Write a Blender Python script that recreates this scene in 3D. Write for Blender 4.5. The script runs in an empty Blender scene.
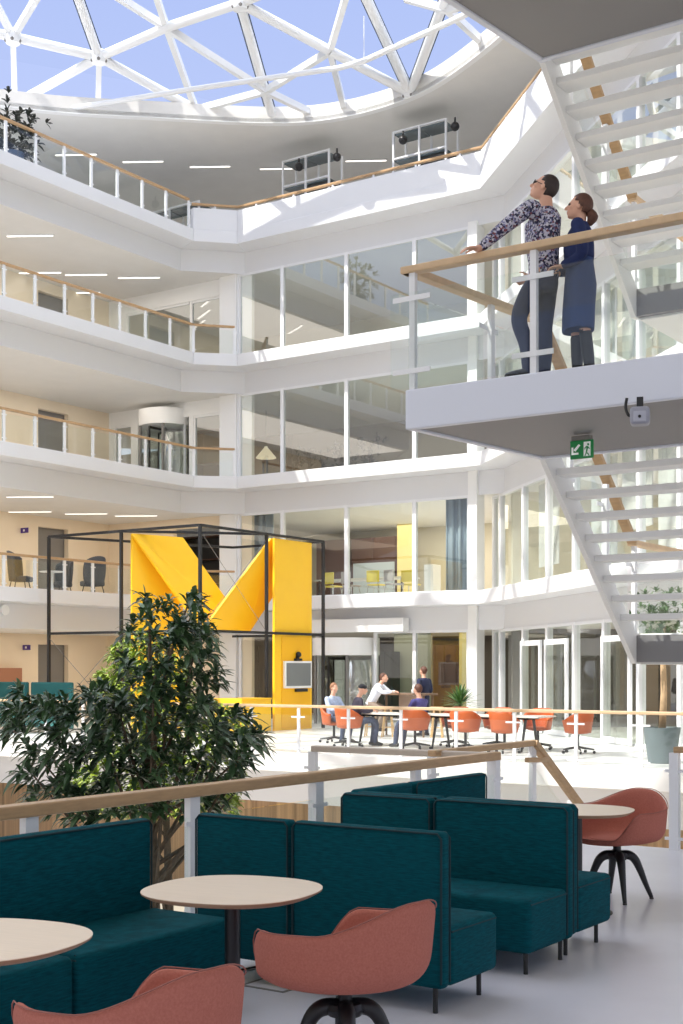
import bpy, bmesh, math, random
from math import sin, cos, pi, radians, sqrt, atan2
from mathutils import Vector, Matrix
random.seed(7)
SC = bpy.context.scene
COL = SC.collection

# ---------------------------------------------------------------- survey of the place
# world axes follow the building: +x along the middle facade, +y along the left galleries
F, HX, HY, EYE = 1345.0, 341.5, 668.0, 1.75
YAW = radians(34.2)
sA, cA = sin(YAW), cos(YAW)
def CW(X, Y, z): return Vector((-sA*Y + cA*X, cA*Y + sA*X, z))
def PD(px, py, Y): return CW((px-HX)/F*Y, Y, EYE+(HY-py)/F*Y)
def PZ(px, py, z): return PD(px, py, (z-EYE)*F/(HY-py))
def PXp(px, py, x):
    r = (px-HX)/F; return PD(px, py, x/(-sA+cA*r))
def PYp(px, py, y):
    r = (px-HX)/F; return PD(px, py, y/(cA+sA*r))

# ---------------------------------------------------------------- materials
MATS = {}
def srgb(r, g, b):
    f = lambda c: (c/255/12.92) if c/255 <= .04045 else ((c/255+.055)/1.055)**2.4
    return (f(r), f(g), f(b), 1)
def mat(name, col, rough=.5, metal=0, noise=0, nscale=20, bump=0, spec=.5, stretch=None, emit=None, estr=0, coat=0):
    if name in MATS: return MATS[name]
    m = bpy.data.materials.new(name); m.use_nodes = True
    nt = m.node_tree; b = nt.nodes['Principled BSDF']
    b.inputs['Roughness'].default_value = rough; b.inputs['Metallic'].default_value = metal
    b.inputs['Specular IOR Level'].default_value = spec
    if coat: b.inputs['Coat Weight'].default_value = coat
    b.inputs['Base Color'].default_value = col
    if noise or bump:
        tc = nt.nodes.new('ShaderNodeTexCoord'); n = nt.nodes.new('ShaderNodeTexNoise')
        mp = nt.nodes.new('ShaderNodeMapping')
        nt.links.new(tc.outputs['Object'], mp.inputs['Vector']); nt.links.new(mp.outputs['Vector'], n.inputs['Vector'])
        if stretch: mp.inputs['Scale'].default_value = stretch
        n.inputs['Scale'].default_value = nscale; n.inputs['Detail'].default_value = 4
        if noise:
            r = nt.nodes.new('ShaderNodeMapRange'); r.inputs[1].default_value = .3; r.inputs[2].default_value = .7
            r.inputs[3].default_value = 1-noise; r.inputs[4].default_value = 1+noise
            mx = nt.nodes.new('ShaderNodeVectorMath'); mx.operation = 'SCALE'
            mx.inputs[0].default_value = col[:3]
            nt.links.new(n.outputs['Fac'], r.inputs[0]); nt.links.new(r.outputs[0], mx.inputs['Scale'])
            nt.links.new(mx.outputs[0], b.inputs['Base Color'])
        if bump:
            bp = nt.nodes.new('ShaderNodeBump'); bp.inputs['Strength'].default_value = bump; bp.inputs['Distance'].default_value = .01
            nt.links.new(n.outputs['Fac'], bp.inputs['Height']); nt.links.new(bp.outputs[0], b.inputs['Normal'])
    if emit:
        b.inputs['Emission Color'].default_value = emit; b.inputs['Emission Strength'].default_value = estr
    MATS[name] = m; return m
def glass(name, tint, refl=.5, base=.02):
    """clear architectural glass: lets light straight through, mirrors at grazing angles"""
    if name in MATS: return MATS[name]
    m = bpy.data.materials.new(name); m.use_nodes = True; nt = m.node_tree; nt.nodes.clear()
    o = nt.nodes.new('ShaderNodeOutputMaterial'); t = nt.nodes.new('ShaderNodeBsdfTransparent'); g = nt.nodes.new('ShaderNodeBsdfGlossy')
    mx = nt.nodes.new('ShaderNodeMixShader'); lw = nt.nodes.new('ShaderNodeFresnel'); lw.inputs['IOR'].default_value = 1.5
    mm = nt.nodes.new('ShaderNodeMath'); mm.operation = 'MULTIPLY_ADD'; mm.inputs[1].default_value = refl; mm.inputs[2].default_value = base
    mm.use_clamp = True
    t.inputs['Color'].default_value = tint; g.inputs['Roughness'].default_value = 0.0; g.inputs['Color'].default_value = (1, 1, 1, 1)
    nt.links.new(lw.outputs[0], mm.inputs[0]); 
    geo = nt.nodes.new('ShaderNodeNewGeometry'); inv = nt.nodes.new('ShaderNodeMath'); inv.operation = 'SUBTRACT'; inv.inputs[0].default_value = 1
    fac = nt.nodes.new('ShaderNodeMath'); fac.operation = 'MULTIPLY'   # only the outer face mirrors
    nt.links.new(geo.outputs['Backfacing'], inv.inputs[1]); nt.links.new(inv.outputs[0], fac.inputs[0]); nt.links.new(mm.outputs[0], fac.inputs[1]); nt.links.new(fac.outputs[0], mx.inputs[0])
    nt.links.new(t.outputs[0], mx.inputs[1]); nt.links.new(g.outputs[0], mx.inputs[2]); nt.links.new(mx.outputs[0], o.inputs[0])
    MATS[name] = m; return m
WHITE = mat('white_paint', (.86, .86, .85, 1), .55)
FASCIA = mat('fascia_white', (.73, .735, .755, 1), .5)
CEIL = mat('ceiling_offwhite', (.76, .745, .71, 1), .7, noise=.02, nscale=1.5)
BEIGE = mat('beige_wall', srgb(236, 220, 196), .7, noise=.02, nscale=1)
OAK = mat('oak', srgb(182, 148, 108), .42, noise=.10, nscale=9, stretch=(1, 1, 6))
OAKP = mat('pale_oak_rail', srgb(206, 176, 140), .45, noise=.07, nscale=10)
STEEL = mat('white_steel', (.82, .83, .85, 1), .35)
BLACK = mat('black_metal', (.012, .012, .014, 1), .4)
DARK = mat('dark_panel', (.05, .048, .045, 1), .5)
GREYP = mat('grey_panel', (.22, .21, .2, 1), .5)
CHROME = mat('brushed_steel', (.6, .6, .6, 1), .25, metal=1)
STRIP = mat('lamp_strip', (1, 1, 1, 1), .5, emit=(1, .93, .82, 1), estr=2.2)
GLASS = glass('window_glass', (.92, .95, .92, 1), 1.6, .20)
GLASS0 = glass('clear_window_glass', (.94, .96, .94, 1), 1.2, .04)
RGLASS = glass('rail_glass', (.965, .985, .975, 1), .9, .02)
SKYGL = glass('roof_glass', (.96, .97, .98, 1), .5, .02)

# ---------------------------------------------------------------- mesh building
class MB:
    def __init__(s): s.v = []; s.f = []
    def add(s, vs, fs):
        o = len(s.v); s.v += [Vector(v) for v in vs]; s.f += [tuple(i+o for i in f) for f in fs]; return s
    def box(s, a, b, M=None):
        x0, y0, z0 = a; x1, y1, z1 = b
        vs = [Vector(p) for p in ((x0,y0,z0),(x1,y0,z0),(x1,y1,z0),(x0,y1,z0),(x0,y0,z1),(x1,y0,z1),(x1,y1,z1),(x0,y1,z1))]
        if M is not None: vs = [M @ v for v in vs]
        return s.add(vs, [(3,2,1,0),(4,5,6,7),(0,1,5,4),(1,2,6,5),(2,3,7,6),(3,0,4,7)])
    def bar(s, p, q, w, h, up=Vector((0,0,1))):
        """square bar from p to q: w across, h along up"""
        p, q = Vector(p), Vector(q); d = (q-p).normalized(); up = Vector(up)
        if abs(d.dot(up)) > .98: up = Vector((1,0,0))
        r = d.cross(up).normalized(); u = r.cross(d).normalized()
        c = [(-w/2,-h/2),(w/2,-h/2),(w/2,h/2),(-w/2,h/2)]
        vs = [p+r*a+u*b for a, b in c]+[q+r*a+u*b for a, b in c]
        return s.add(vs, [(0,1,2,3),(7,6,5,4),(0,4,5,1),(1,5,6,2),(2,6,7,3),(3,7,4,0)])
    def prism(s, poly, z0, z1):
        n = len(poly); vs = [(p[0],p[1],z0) for p in poly]+[(p[0],p[1],z1) for p in poly]
        return s.add(vs, [tuple(range(n-1,-1,-1)), tuple(range(n,2*n))]+[(i,(i+1)%n,n+(i+1)%n,n+i) for i in range(n)])
    def strip(s, A, B, z0, z1):
        """solid between polylines A and B (same count), z0..z1"""
        for i in range(len(A)-1): s.prism([A[i], A[i+1], B[i+1], B[i]], z0, z1)
        return s
    def tube(s, pts, r, seg=8, cap=True):
        pts = [Vector(p) for p in pts]; n = len(pts); rs = r if isinstance(r, (list, tuple)) else [r]*n
        o = len(s.v); prev = None
        for i, p in enumerate(pts):
            d = (pts[min(i+1,n-1)]-pts[max(i-1,0)]).normalized()
            if prev is None:
                a = Vector((0,0,1)) if abs(d.z) < .9 else Vector((1,0,0)); u = d.cross(a).normalized()
            else: u = (prev-d*prev.dot(d)).normalized()
            prev = u; w = d.cross(u)
            for k in range(seg):
                t = 2*pi*k/seg; s.v.append(p+(u*cos(t)+w*sin(t))*rs[i])
        for i in range(n-1):
            for k in range(seg):
                a = o+i*seg+k; b = o+i*seg+(k+1)%seg; s.f.append((a, b, b+seg, a+seg))
        if cap: s.f.append(tuple(o+k for k in range(seg-1,-1,-1))); s.f.append(tuple(o+(n-1)*seg+k for k in range(seg)))
        return s
    def lathe(s, prof, c=(0,0,0), seg=24):
        o = len(s.v); c = Vector(c); n = len(prof)
        for r, z in prof:
            for k in range(seg): t = 2*pi*k/seg; s.v.append(c+Vector((r*cos(t), r*sin(t), z)))
        for i in range(n-1):
            for k in range(seg): a = o+i*seg+k; b = o+i*seg+(k+1)%seg; s.f.append((a, b, b+seg, a+seg))
        s.f.append(tuple(o+k for k in range(seg-1,-1,-1))); s.f.append(tuple(o+(n-1)*seg+k for k in range(seg)))
        return s
    def ball(s, c, r, seg=12, rings=8, M=None):
        c = Vector(c); rx, ry, rz = r if isinstance(r, (tuple, list)) else (r, r, r)
        pr = []
        for i in range(rings+1):
            t = -pi/2+pi*i/rings; pr.append((max(cos(t), .02), sin(t)))
        o = len(s.v)
        for a, z in pr:
            for k in range(seg):
                t = 2*pi*k/seg; v = Vector((rx*a*cos(t), ry*a*sin(t), rz*z)); s.v.append(c+(M @ v if M is not None else v))
        for i in range(rings):
            for k in range(seg): a = o+i*seg+k; b = o+i*seg+(k+1)%seg; s.f.append((a, b, b+seg, a+seg))
        s.f.append(tuple(o+k for k in range(seg-1,-1,-1))); s.f.append(tuple(o+rings*seg+k for k in range(seg)))
        return s
    def build(s, name, m, parent=None, world=False, smooth=False, bevel=0, bseg=2, solid=0, sub=0, auto=None):
        off = Vector((0,0,0))
        if parent is not None and world: off = parent.location.copy()
        me = bpy.data.meshes.new(name); me.from_pydata([v-off for v in s.v], [], s.f)
        me.materials.append(m); me.update()
        o = bpy.data.objects.new(name, me); COL.objects.link(o)
        if parent is not None: o.parent = parent
        if smooth:
            for p in me.polygons: p.use_smooth = True
        if auto: 
            me.set_sharp_from_angle(angle=radians(auto))
        if solid:
            md = o.modifiers.new('s', 'SOLIDIFY'); md.thickness = solid; md.offset = 0
        if sub:
            md = o.modifiers.new('u', 'SUBSURF'); md.levels = sub; md.render_levels = sub
        if bevel:
            md = o.modifiers.new('b', 'BEVEL'); md.width = bevel; md.segments = bseg; md.limit_method = 'ANGLE'; md.angle_limit = radians(40)
        return o
def tag(o, label, cat, group=None, kind=None):
    o['label'] = label; o['category'] = cat
    if group: o['group'] = group
    if kind: o['kind'] = kind
    return o
def thing(name, loc, label, cat, group=None, rz=0):
    o = bpy.data.objects.new(name, None); COL.objects.link(o); o.location = loc; o.rotation_euler.z = rz
    o.empty_display_size = .1
    return tag(o, label, cat, group)
def struct(o): o['kind'] = 'structure'; return o
def kids(o): return [c for c in bpy.data.objects if c.parent == o]
def dup(root, loc, rz=0, label=None, group=None):
    r = root.copy(); COL.objects.link(r); r.location = loc; r.rotation_euler.z = rz
    if label: r['label'] = label
    if group: r['group'] = group
    for ch in kids(root):
        c = ch.copy(); COL.objects.link(c); c.parent = r
        for g in kids(ch):
            d = g.copy(); COL.objects.link(d); d.parent = c
    return r
# ================================================================ BUILDING SHELL
H = 4.0
BASE = [(-42.5, 8.0), (-28.5, 22.0), (-28.5, 33.4), (-27.5, 34.4), (-18.55, 34.4), (-6.0, 21.85)]
def offs(d):
    """the atrium outline moved d metres outward (away from the void)"""
    seg = []
    for i in range(len(BASE)-1):
        a, b = Vector(BASE[i]), Vector(BASE[i+1]); t = (b-a).normalized(); n = Vector((-t.y, t.x))
        seg.append((a+n*d, t))
    out = [seg[0][0]]
    for i in range(len(seg)-1):
        (p, t), (q, u) = seg[i], seg[i+1]
        den = t.x*u.y-t.y*u.x; w = q-p; k = (w.x*u.y-w.y*u.x)/den; out.append(p+t*k)
    out.append(Vector(BASE[-1])+Vector((seg[-1][0]-Vector(BASE[-2])))-Vector((0,0)) if False else seg[-1][0]+seg[-1][1]*(Vector(BASE[-1])-Vector(BASE[-2])).length)
    return out
O0, O9, OD = offs(0), offs(.9), offs(13)
for n in range(1, 5):
    z = H*n
    m = MB(); m.strip(O0, OD, z-.40, z)
    struct(m.build('floor_%d' % n, FASCIA, bevel=.02))
    m = MB(); m.strip(O9, OD, z-1.1, z-.402)
    struct(m.build('ceiling_%d' % n, CEIL if n < 9 else WHITE))
    # slim white beam facing the void below each ledge
    A, B = offs(.86), offs(.9)
    m = MB(); m.strip(A, B, z-1.12, z-.402); struct(m.build('trim_%d' % n, FASCIA))
# solid parapet of the roof gallery
P0, P1 = offs(0.02), offs(.22)
m = MB(); m.strip(P0[2:], P1[2:], 16.0, 16.70); struct(m.build('wall_parapet', FASCIA, bevel=.01))
# ground floor beyond the void
FY = 22.4
FAR_FLOOR = mat('pale_floor', srgb(232, 231, 228), .3, noise=.02, nscale=1)
m = MB(); m.box((-48, FY, -.40), (8, 52, 0)); struct(m.build('floor_0', FAR_FLOOR, bevel=.015))
m = MB(); m.box((-48, FY+.9, -1.15), (8, FY+1.3, -.402)); struct(m.build('trim_0', FASCIA))
m = MB(); m.box((-48, FY+1.3, -.9), (8, 52, -.402)); struct(m.build('ceiling_0', CEIL))
# lower level
m = MB(); m.box((-48, -12, -4.3), (12, 40, -4.0)); struct(m.build('floor_lower', mat('lower_floor', srgb(205, 196, 184), .4)))
SLAT = mat('slat_wall', srgb(176, 146, 112), .6, noise=.35, nscale=3, stretch=(3, 3, .02))
m = MB(); m.box((-48, 26.5, -4.0), (8, 26.7, -.9)); struct(m.build('wall_lower', SLAT))
# lounge floor (this side of the void)
LOUNGE = mat('lounge_floor', srgb(214, 214, 224), .28, noise=.04, nscale=1.6, spec=.4)
m = MB(); m.prism([(-5.75, -8), (9, -8), (9, 12.6), (-6.3, 12.6), (-6.3, 10.7), (-5.75, 10.7)], -.45, 0)
struct(m.build('floor_lounge', LOUNGE, bevel=.01))
m = MB(); m.prism([(-4.55, 12.6), (9, 12.6), (9, 12.75), (-4.55, 12.75)], -.45, .03); struct(m.build('trim_lounge', WHITE))
m = MB(); m.box((-5.78, -8, -1.2), (-5.6, 10.7, .06)); struct(m.build('trim_kerb', WHITE))

# left galleries: back wall, end wall, doorways
XB, YE = -34.1, 35.3
for n in range(0, 4):
    z0, z1 = H*n, H*n+2.9
    m = MB()                       # back wall with a doorway left open
    m.box((XB-.2, 22, z0), (XB, 31.9, z1)); m.box((XB-.2, 33.3, z0), (XB, YE, z1)); m.box((XB-.2, 31.9, z0+2.55), (XB, 33.3, z1))
    struct(m.build('wall_left_%d' % n, BEIGE))
    m = MB(); m.box((XB-.34, 31.85, z0), (XB-.24, 33.35, z0+2.6))
    struct(m.build('door_%d' % n, GREYP))
def exw(px, n=2):                  # x on the end wall seen at a pixel column
    return PYp(px, 668, YE).x
for n in range(0, 4):
    z0, z1 = H*n, H*n+2.9
    x_right = -27.6
    op = {0: [(112, 160)], 1: [(174, 221)], 2: [(114, 132), (138, 189), (193, 221)], 3: [(126, 221)]}[n]
    top = {0: 2.4, 1: 2.55, 2: 2.4, 3: 2.35}[n]
    m = MB(); x = XB
    for a, b in op:
        xa, xb = exw(a), exw(b)
        m.box((x, YE, z0), (xa, YE+.15, z1)); m.box((xa, YE, z0+top), (xb, YE+.15, z1)); x = xb
    m.box((x, YE, z0), (x_right, YE+.15, z1))
    struct(m.build('wall_end_%d' % n, BEIGE if n < 2 else WHITE))
WN = [0]
def bay(p, q, z0, z1, fw=.11, depth=.12, gl=GLASS, right=False, sill=.06, head=.08, fm=None):
    """one glazed bay from p to q (xy): frame mesh with its pane as a child"""
    WN[0] += 1
    if gl is GLASS and z0 < 6: gl = GLASS0
    p, q = Vector((p[0], p[1], 0)), Vector((q[0], q[1], 0)); d = (q-p); L = d.length; d.normalize()
    M = Matrix.Translation((p.x, p.y, 0)) @ Matrix.Rotation(atan2(d.y, d.x), 4, 'Z')
    m = MB(); m.box((-fw/2, -depth/2, z0), (fw/2, depth/2, z1), M)
    if right: m.box((L-fw/2, -depth/2, z0), (L+fw/2, depth/2, z1), M)
    e = L-fw/2
    m.box((fw/2, -depth/2+.01, z0), (e, depth/2-.01, z0+sill), M); m.box((fw/2, -depth/2+.01, z1-head), (e, depth/2-.01, z1), M)
    o = struct(m.build('window_%d' % WN[0], fm or STEEL))
    g = MB(); g.box((fw/2, -.008, z0+sill), (e, .008, z1-head), M); g.build('pane', gl, o)
    return o
WY = O9[4].y                        # window plane of the middle facade (y)
for n, cc in ((3, (126, 144, 190, 221)), (2, (114, 132)), (2, (193, 221))):
    for a, b in zip(cc, cc[1:]): bay((exw(a)+.02, YE+.08), (exw(b)-.02, YE+.08), 4*n+.01, 4*n+(2.35 if n == 3 else 2.4), fw=.12, depth=.1, right=(b in (221, 132)), fm=WHITE)
def mxw(px): return PYp(px, 668, WY).x
MULL = [240, 283, 347, 415, 470]
for n in range(0, 4):
    z0, z1 = H*n, H*n+2.9
    if n == 0:
        cols = [241, 276, 318, 376, 415, 469]
        for i in range(5):
            if i == 2: continue     # revolving door stands there
            bay((mxw(cols[i]), WY), (mxw(cols[i+1]), WY), z0, z1, right=(i in (1, 4)))
    else:
        for i in range(4): bay((mxw(MULL[i]), WY), (mxw(MULL[i+1]), WY), z0+.02, z1, right=(i == 3), fw=.13)
# white pillars at both ends of the middle facade
for k, (a, b) in enumerate(((222, 240), (470, 481))):
    m = MB(); m.box((mxw(a), WY-.15, 0), (mxw(b)-.06, WY+.35, 15)); struct(m.build('pillar_%d' % k, WHITE, bevel=.02))
# glazing of the angled right facade
Rw = O9[4]; Rd = (O9[5]-O9[4]).normalized()
def rp(t): return Rw+Rd*t
def rt(px):                         # distance along the angled facade seen at a pixel column
    lo, hi = -1.0, 22.0
    for _ in range(40):
        mid = (lo+hi)/2; p = rp(mid); X = cA*p.x+sA*p.y; Y = -sA*p.x+cA*p.y
        if HX+F*X/Y < px: lo = mid
        else: hi = mid
    return lo
for n in range(0, 4):
    z0, z1 = H*n, H*n+2.9
    cols = [482, 502, 525, 549, 576, 606, 641, 682, 730]
    for k in range(8):
        bay(rp(rt(cols[k])), rp(rt(cols[k+1])), z0+(.02 if n else 0), z1, fw=.17, depth=.16)
        if n == 0 and k in (2, 3, 5):       # leaf frames of the garden doors
            p, q = rp(rt(cols[k])+.22), rp(rt(cols[k+1])-.22); WN[0] += 1
            bay(p+Vector((-.12, -.12)), q+Vector((-.12, -.12)), .02, 2.5, fw=.14, depth=.06, right=True, head=.14, sill=.14)
# rooms behind the glass: back walls, side walls
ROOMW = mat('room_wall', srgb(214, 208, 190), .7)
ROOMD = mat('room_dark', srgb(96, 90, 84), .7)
YELW = mat('yellow_wall', srgb(236, 220, 150), .6)
for n in range(0, 4):
    z0, z1 = H*n, H*n+2.9
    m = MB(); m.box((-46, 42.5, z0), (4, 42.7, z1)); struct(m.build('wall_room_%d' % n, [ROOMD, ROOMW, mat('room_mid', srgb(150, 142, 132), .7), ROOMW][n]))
    m = MB(); a, b = rp(.3)+Vector((.707, .707))*6.5, rp(17)+Vector((.707, .707))*6.5
    m.bar((a.x, a.y, z0+1.45), (b.x, b.y, z0+1.45), .2, 2.9); struct(m.build('wall_right_%d' % n, ROOMW))
    a = rp(.15)+Vector((.707, .707))*.15; b = a+Vector((.707, .707))*9
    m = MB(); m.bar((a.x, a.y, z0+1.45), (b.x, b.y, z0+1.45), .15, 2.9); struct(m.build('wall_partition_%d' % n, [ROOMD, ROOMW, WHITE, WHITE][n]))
# roof gallery far walls
m = MB(); m.strip(offs(12.6), offs(12.9), 16, 19.3); struct(m.build('wall_roof_gallery', WHITE))

# gallery slab over the near end of the lounge
m = MB(); m.prism([tuple(CW(X, Y, 0).xy) for X, Y in ((-8, -6), (9, -6), (9, 3.2), (-8, 3.2))], 3.9, 4.3); struct(m.build('ceiling_lounge', CEIL))
# ---------------------------------------------------------------- roof slab with its rounded opening
ZC = 19.3
rim_cam = [(-15.5, 40), (-10.06, 42.1), (-6.1, 42.8), (-1.33, 43.2), (1.81, 41.6), (3.71, 38.8), (4.95, 35.3), (5.3, 30), (4.6, 24), (1.5, 16), (-3.8, 10), (-10.5, 7.3), (-17, 8.3), (-27, 14), (-29, 24), (-24, 35)]  # unseen near rim is shaped to keep sun off lounge and platform
def catmull(P, k, closed=True):
    out = []; n = len(P)
    rng = range(n) if closed else range(n-1)
    for i in rng:
        g = (lambda j: P[j % n]) if closed else (lambda j: P[max(0, min(n-1, j))])
        a, b, c, d = [Vector(g(i+j)) for j in (-1, 0, 1, 2)]
        for s in range(k):
            t = s/k; out.append(.5*((2*b)+(c-a)*t+(2*a-5*b+4*c-d)*t*t+(3*b-a-3*c+d)*t**3))
    if not closed: out.append(Vector(P[-1]))
    return out
RIMC = catmull(rim_cam, 8)
RIM = [CW(p.x, p.y, 0).xy for p in RIMC]
def holed(name, outer, hole, z0, z1, m):
    bm = bmesh.new()
    lo = [bm.verts.new((p[0], p[1], z0)) for p in outer]; li = [bm.verts.new((p[0], p[1], z0)) for p in hole]
    es = [bm.edges.new((r[i], r[(i+1) % len(r)])) for r in (lo, li) for i in range(len(r))]
    r = bmesh.ops.triangle_fill(bm, edges=es, use_beauty=True)
    ex = bmesh.ops.extrude_face_region(bm, geom=[f for f in bm.faces])
    for v in [g for g in ex['geom'] if isinstance(g, bmesh.types.BMVert)]: v.co.z = z1
    bmesh.ops.recalc_face_normals(bm, faces=bm.faces)
    me = bpy.data.meshes.new(name); bm.to_mesh(me); bm.free(); me.materials.append(m)
    o = bpy.data.objects.new(name, me); COL.objects.link(o); return o
struct(holed('ceiling_roof', [(-60, -40), (30, -40), (30, 62), (-60, 62)], RIM, ZC, ZC+.5, CEIL))
m = MB()
RIM2 = [CW(p.x+(-7-p.x)*-.012, p.y+(24-p.y)*-.012, 0).xy for p in RIMC]
m.strip(RIM+[RIM[0]], RIM2+[RIM2[0]], ZC-.03, ZC+.12); struct(m.build('trim_rim', WHITE))

# ---------------------------------------------------------------- glazed steel roof
def domez(X, Y): return max(ZC+.2, 19.45+5.0*(1-((X+8.5)/15.5)**2-((Y-25)/19.5)**2))
def RN(px, py, dz=0):
    Y = 15.0; r = (px-HX)/F; s = (HY-py)/F
    while Y < 50 and EYE+s*Y < domez(r*Y, Y)+dz: Y += .02
    return CW(r*Y, Y, EYE+s*Y)
sky = bpy.data.objects.new('skylight_roof', None); COL.objects.link(sky); sky['kind'] = 'structure'; sky.location = CW(-7, 24, ZC+.5)
TUBE = mat('roof_tube_white', (.80, .81, .82, 1), .3)
BIG = [((13,37),(99,57)), ((13,37),(-60,20)), ((99,57),(166.5,27.5)), ((166.5,27.5),(240,3)), ((240,3),(330,51)), ((330,51),(410,93)), ((99,57),(196,110)),
       ((99,57),(15,104)), ((99,57),(72,-20)), ((240,3),(273,119)), ((410,93),(358,-20)), ((410,93),(450,-15)), ((240,3),(310,-26)), ((410,93),(440,98))]
THIN = [((13,37),(-6,0)), ((13,37),(40,-8)), ((13,37),(15,106)), ((166.5,27.5),(115,-5)), ((166.5,27.5),(155,-8)), ((99,57),(98,114)), ((166.5,27.5),(196,110)),
        ((166.5,27.5),(266,91)), ((196,110),(266,91)), ((196,110),(222,122)), ((266,91),(322,118)), ((266,91),(330,51)), ((330,51),(346,-4)), ((330,51),(346,116)),
        ((405,-2),(448,10)), ((448,10),(496,55)), ((410,93),(372,117)), ((448,10),(490,-4)), ((130,116),(196,110))]
for (a, b) in BIG:
    m = MB(); m.tube([RN(*a), RN(*b)], .145, 10); m.build('steel_tube', TUBE, sky, True, smooth=True, auto=50)
GASK = mat('gasket', (.05, .07, .11, 1), .5)
for (a, b) in BIG:
    p, q = RN(*a, dz=.19), RN(*b, dz=.19); m = MB(); m.bar(p, q, .36, .03); m.build('gasket', GASK, sky, True)
for (a, b) in THIN:
    p, q = RN(*a, dz=.05), RN(*b, dz=.05)
    m = MB(); m.bar(p, q, .17, .2); m.build('glazing_bar', TUBE, sky, True)
for (x, y) in ((99,57), (240,3), (410,93), (13,37)):
    p = RN(x, y); m = MB(); m.lathe([(.02, -.2), (.22, -.2), (.26, -.12), (.26, .12), (.2, .2), (.02, .2)], p, 14); nd = m.build('steel_node', TUBE, sky, True, smooth=True, auto=40)
    m = MB()
    for k in range(5):
        t = k*2*pi/5+.4; m.ball(p+Vector((.2*cos(t), .2*sin(t), -.13)), .07, 8, 6)
    m.build('node_hole', GREYP, sky, True)
# the nearer part of the grid, above and before the frame of the picture
def dome(X, Y): return CW(X, Y, domez(X, Y))
def inhole(X, Y): return ((X+8.7)/13.2)**2+((Y-24)/17.5)**2 < 1
G = 4.4
for i in range(-8, 8):
    for j in range(0, 14):
        def pt(i, j): return (-8+i*G+(G/2 if j % 2 else 0), 4+j*G*.82)
        X, Y = pt(i, j)
        nb = [(i+1, j), (i if j % 2 == 0 else i+1, j+1), (i-1 if j % 2 == 0 else i, j+1)]
        for (a, b) in nb:
            X2, Y2 = pt(a, b)
            if inhole(X, Y) and inhole(X2, Y2) and max(Y, Y2) < 36.3:
                m = MB(); m.tube([dome(X, Y), dome(X2, Y2)], .13, 6); m.build('steel_tube', TUBE, sky, True, smooth=True)
# thin tie ring below the glass
pts = [RN(x, y, -.9) for x, y in ((60,110), (200,88), (339,68), (364,61), (450,22), (520,-12))]
m = MB(); m.tube(pts, .085, 8); m.build('tie_rod', TUBE, sky, True, smooth=True, auto=50)
m = MB(); p = RN(364, 61, -.9); m.tube([p, p+Vector((0, 0, 1.3))], .012, 5); m.build('hanger_wire', STEEL, sky, True)
# the glass skin
m = MB(); N = 22
ring = [[CW(-8.5+(p.x+8.5)*k/N, 24+(p.y-24)*k/N, domez(-8.5+(p.x+8.5)*k/N, 24+(p.y-24)*k/N)+.16) for p in RIMC[::4]] for k in range(1, N+1)]
K = len(ring[0])
for k in range(N):
    for i in range(K):
        if k < N-1: m.add([ring[k][i], ring[k][(i+1) % K], ring[k+1][(i+1) % K], ring[k+1][i]], [(0, 1, 2, 3)])
m.add(ring[0], [tuple(range(K))])
m.build('glass_skin', SKYGL, sky, True)

# ---------------------------------------------------------------- balustrades
def rail_run(name, pts, z, label, br=(.09, .014), hgt=.9, spacing=1.12, rail=(.10, .07), first=True, last=True, glass_z=(.03, .78), wood=OAK, post=(.05, .085), group=None, cat='railing', ends=.0):
    pts = [Vector((p[0], p[1], z)) for p in pts]
    t = thing(name, pts[0], label, cat, group)
    for i in range(len(pts)-1):
        a, b = pts[i], pts[i+1]; d = (b-a).normalized(); L = (b-a).length
        hr = MB(); hr.bar(a+Vector((0,0,hgt))-d*ends*(i == 0), b+Vector((0,0,hgt))+d*ends*(i == len(pts)-2), rail[0], rail[1])
        hr.build('handrail', wood, t, True, bevel=.012)
        k = max(1, round(L/spacing)); M = Matrix.Rotation(atan2(d.y, d.x), 4, 'Z')
        for j in range(k+1):
            if j == k and i < len(pts)-2: continue
            if j == 0 and i == 0 and not first: continue
            if j == k and not last: continue
            p = a+d*(L*j/k); s = MB()
            s.box((-post[1]/2, -post[0]/2, -.02), (post[1]/2, post[0]/2, hgt-rail[1]/2), Matrix.Translation(p) @ M)
            for zz in (glass_z[0]+.06, glass_z[1]-.04): s.box((-br[0], -.03, zz-br[1]), (br[0], -.012, zz+br[1]), Matrix.Translation(p) @ M)
            s.build('post', STEEL, t, True)
        for j in range(k):
            p, q = a+d*(L*j/k+.05), a+d*(L*(j+1)/k-.05); s = MB()
            s.bar(p+Vector((0,0,(glass_z[0]+glass_z[1])/2)), q+Vector((0,0,(glass_z[0]+glass_z[1])/2)), .014, glass_z[1]-glass_z[0])
            s.build('glass_pane', RGLASS, t, True)
    return t
Lx = -28.42-.12
for n, w in ((1, 'first'), (2, 'second'), (3, 'third')):
    rail_run('gallery_railing', [(Lx, 22.0), (Lx, 33.43), (-27.62, 34.42), (-27.62, WY-.2)][:3], H*n,
             'oak-topped glass railing along the left gallery, %s level above the ground floor' % w, group=None)
rail_run('gallery_railing', [(Lx, 22.2), (Lx, 33.2)], 16, 'oak-topped glass railing of the left roof gallery under the glass roof', last=True)
t = thing('parapet_rail', (P0[2].x, P0[2].y, 16.70), 'oak handrail on short brackets running along the white roof parapet', 'railing')
Pm = offs(.12)[2:]
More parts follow.
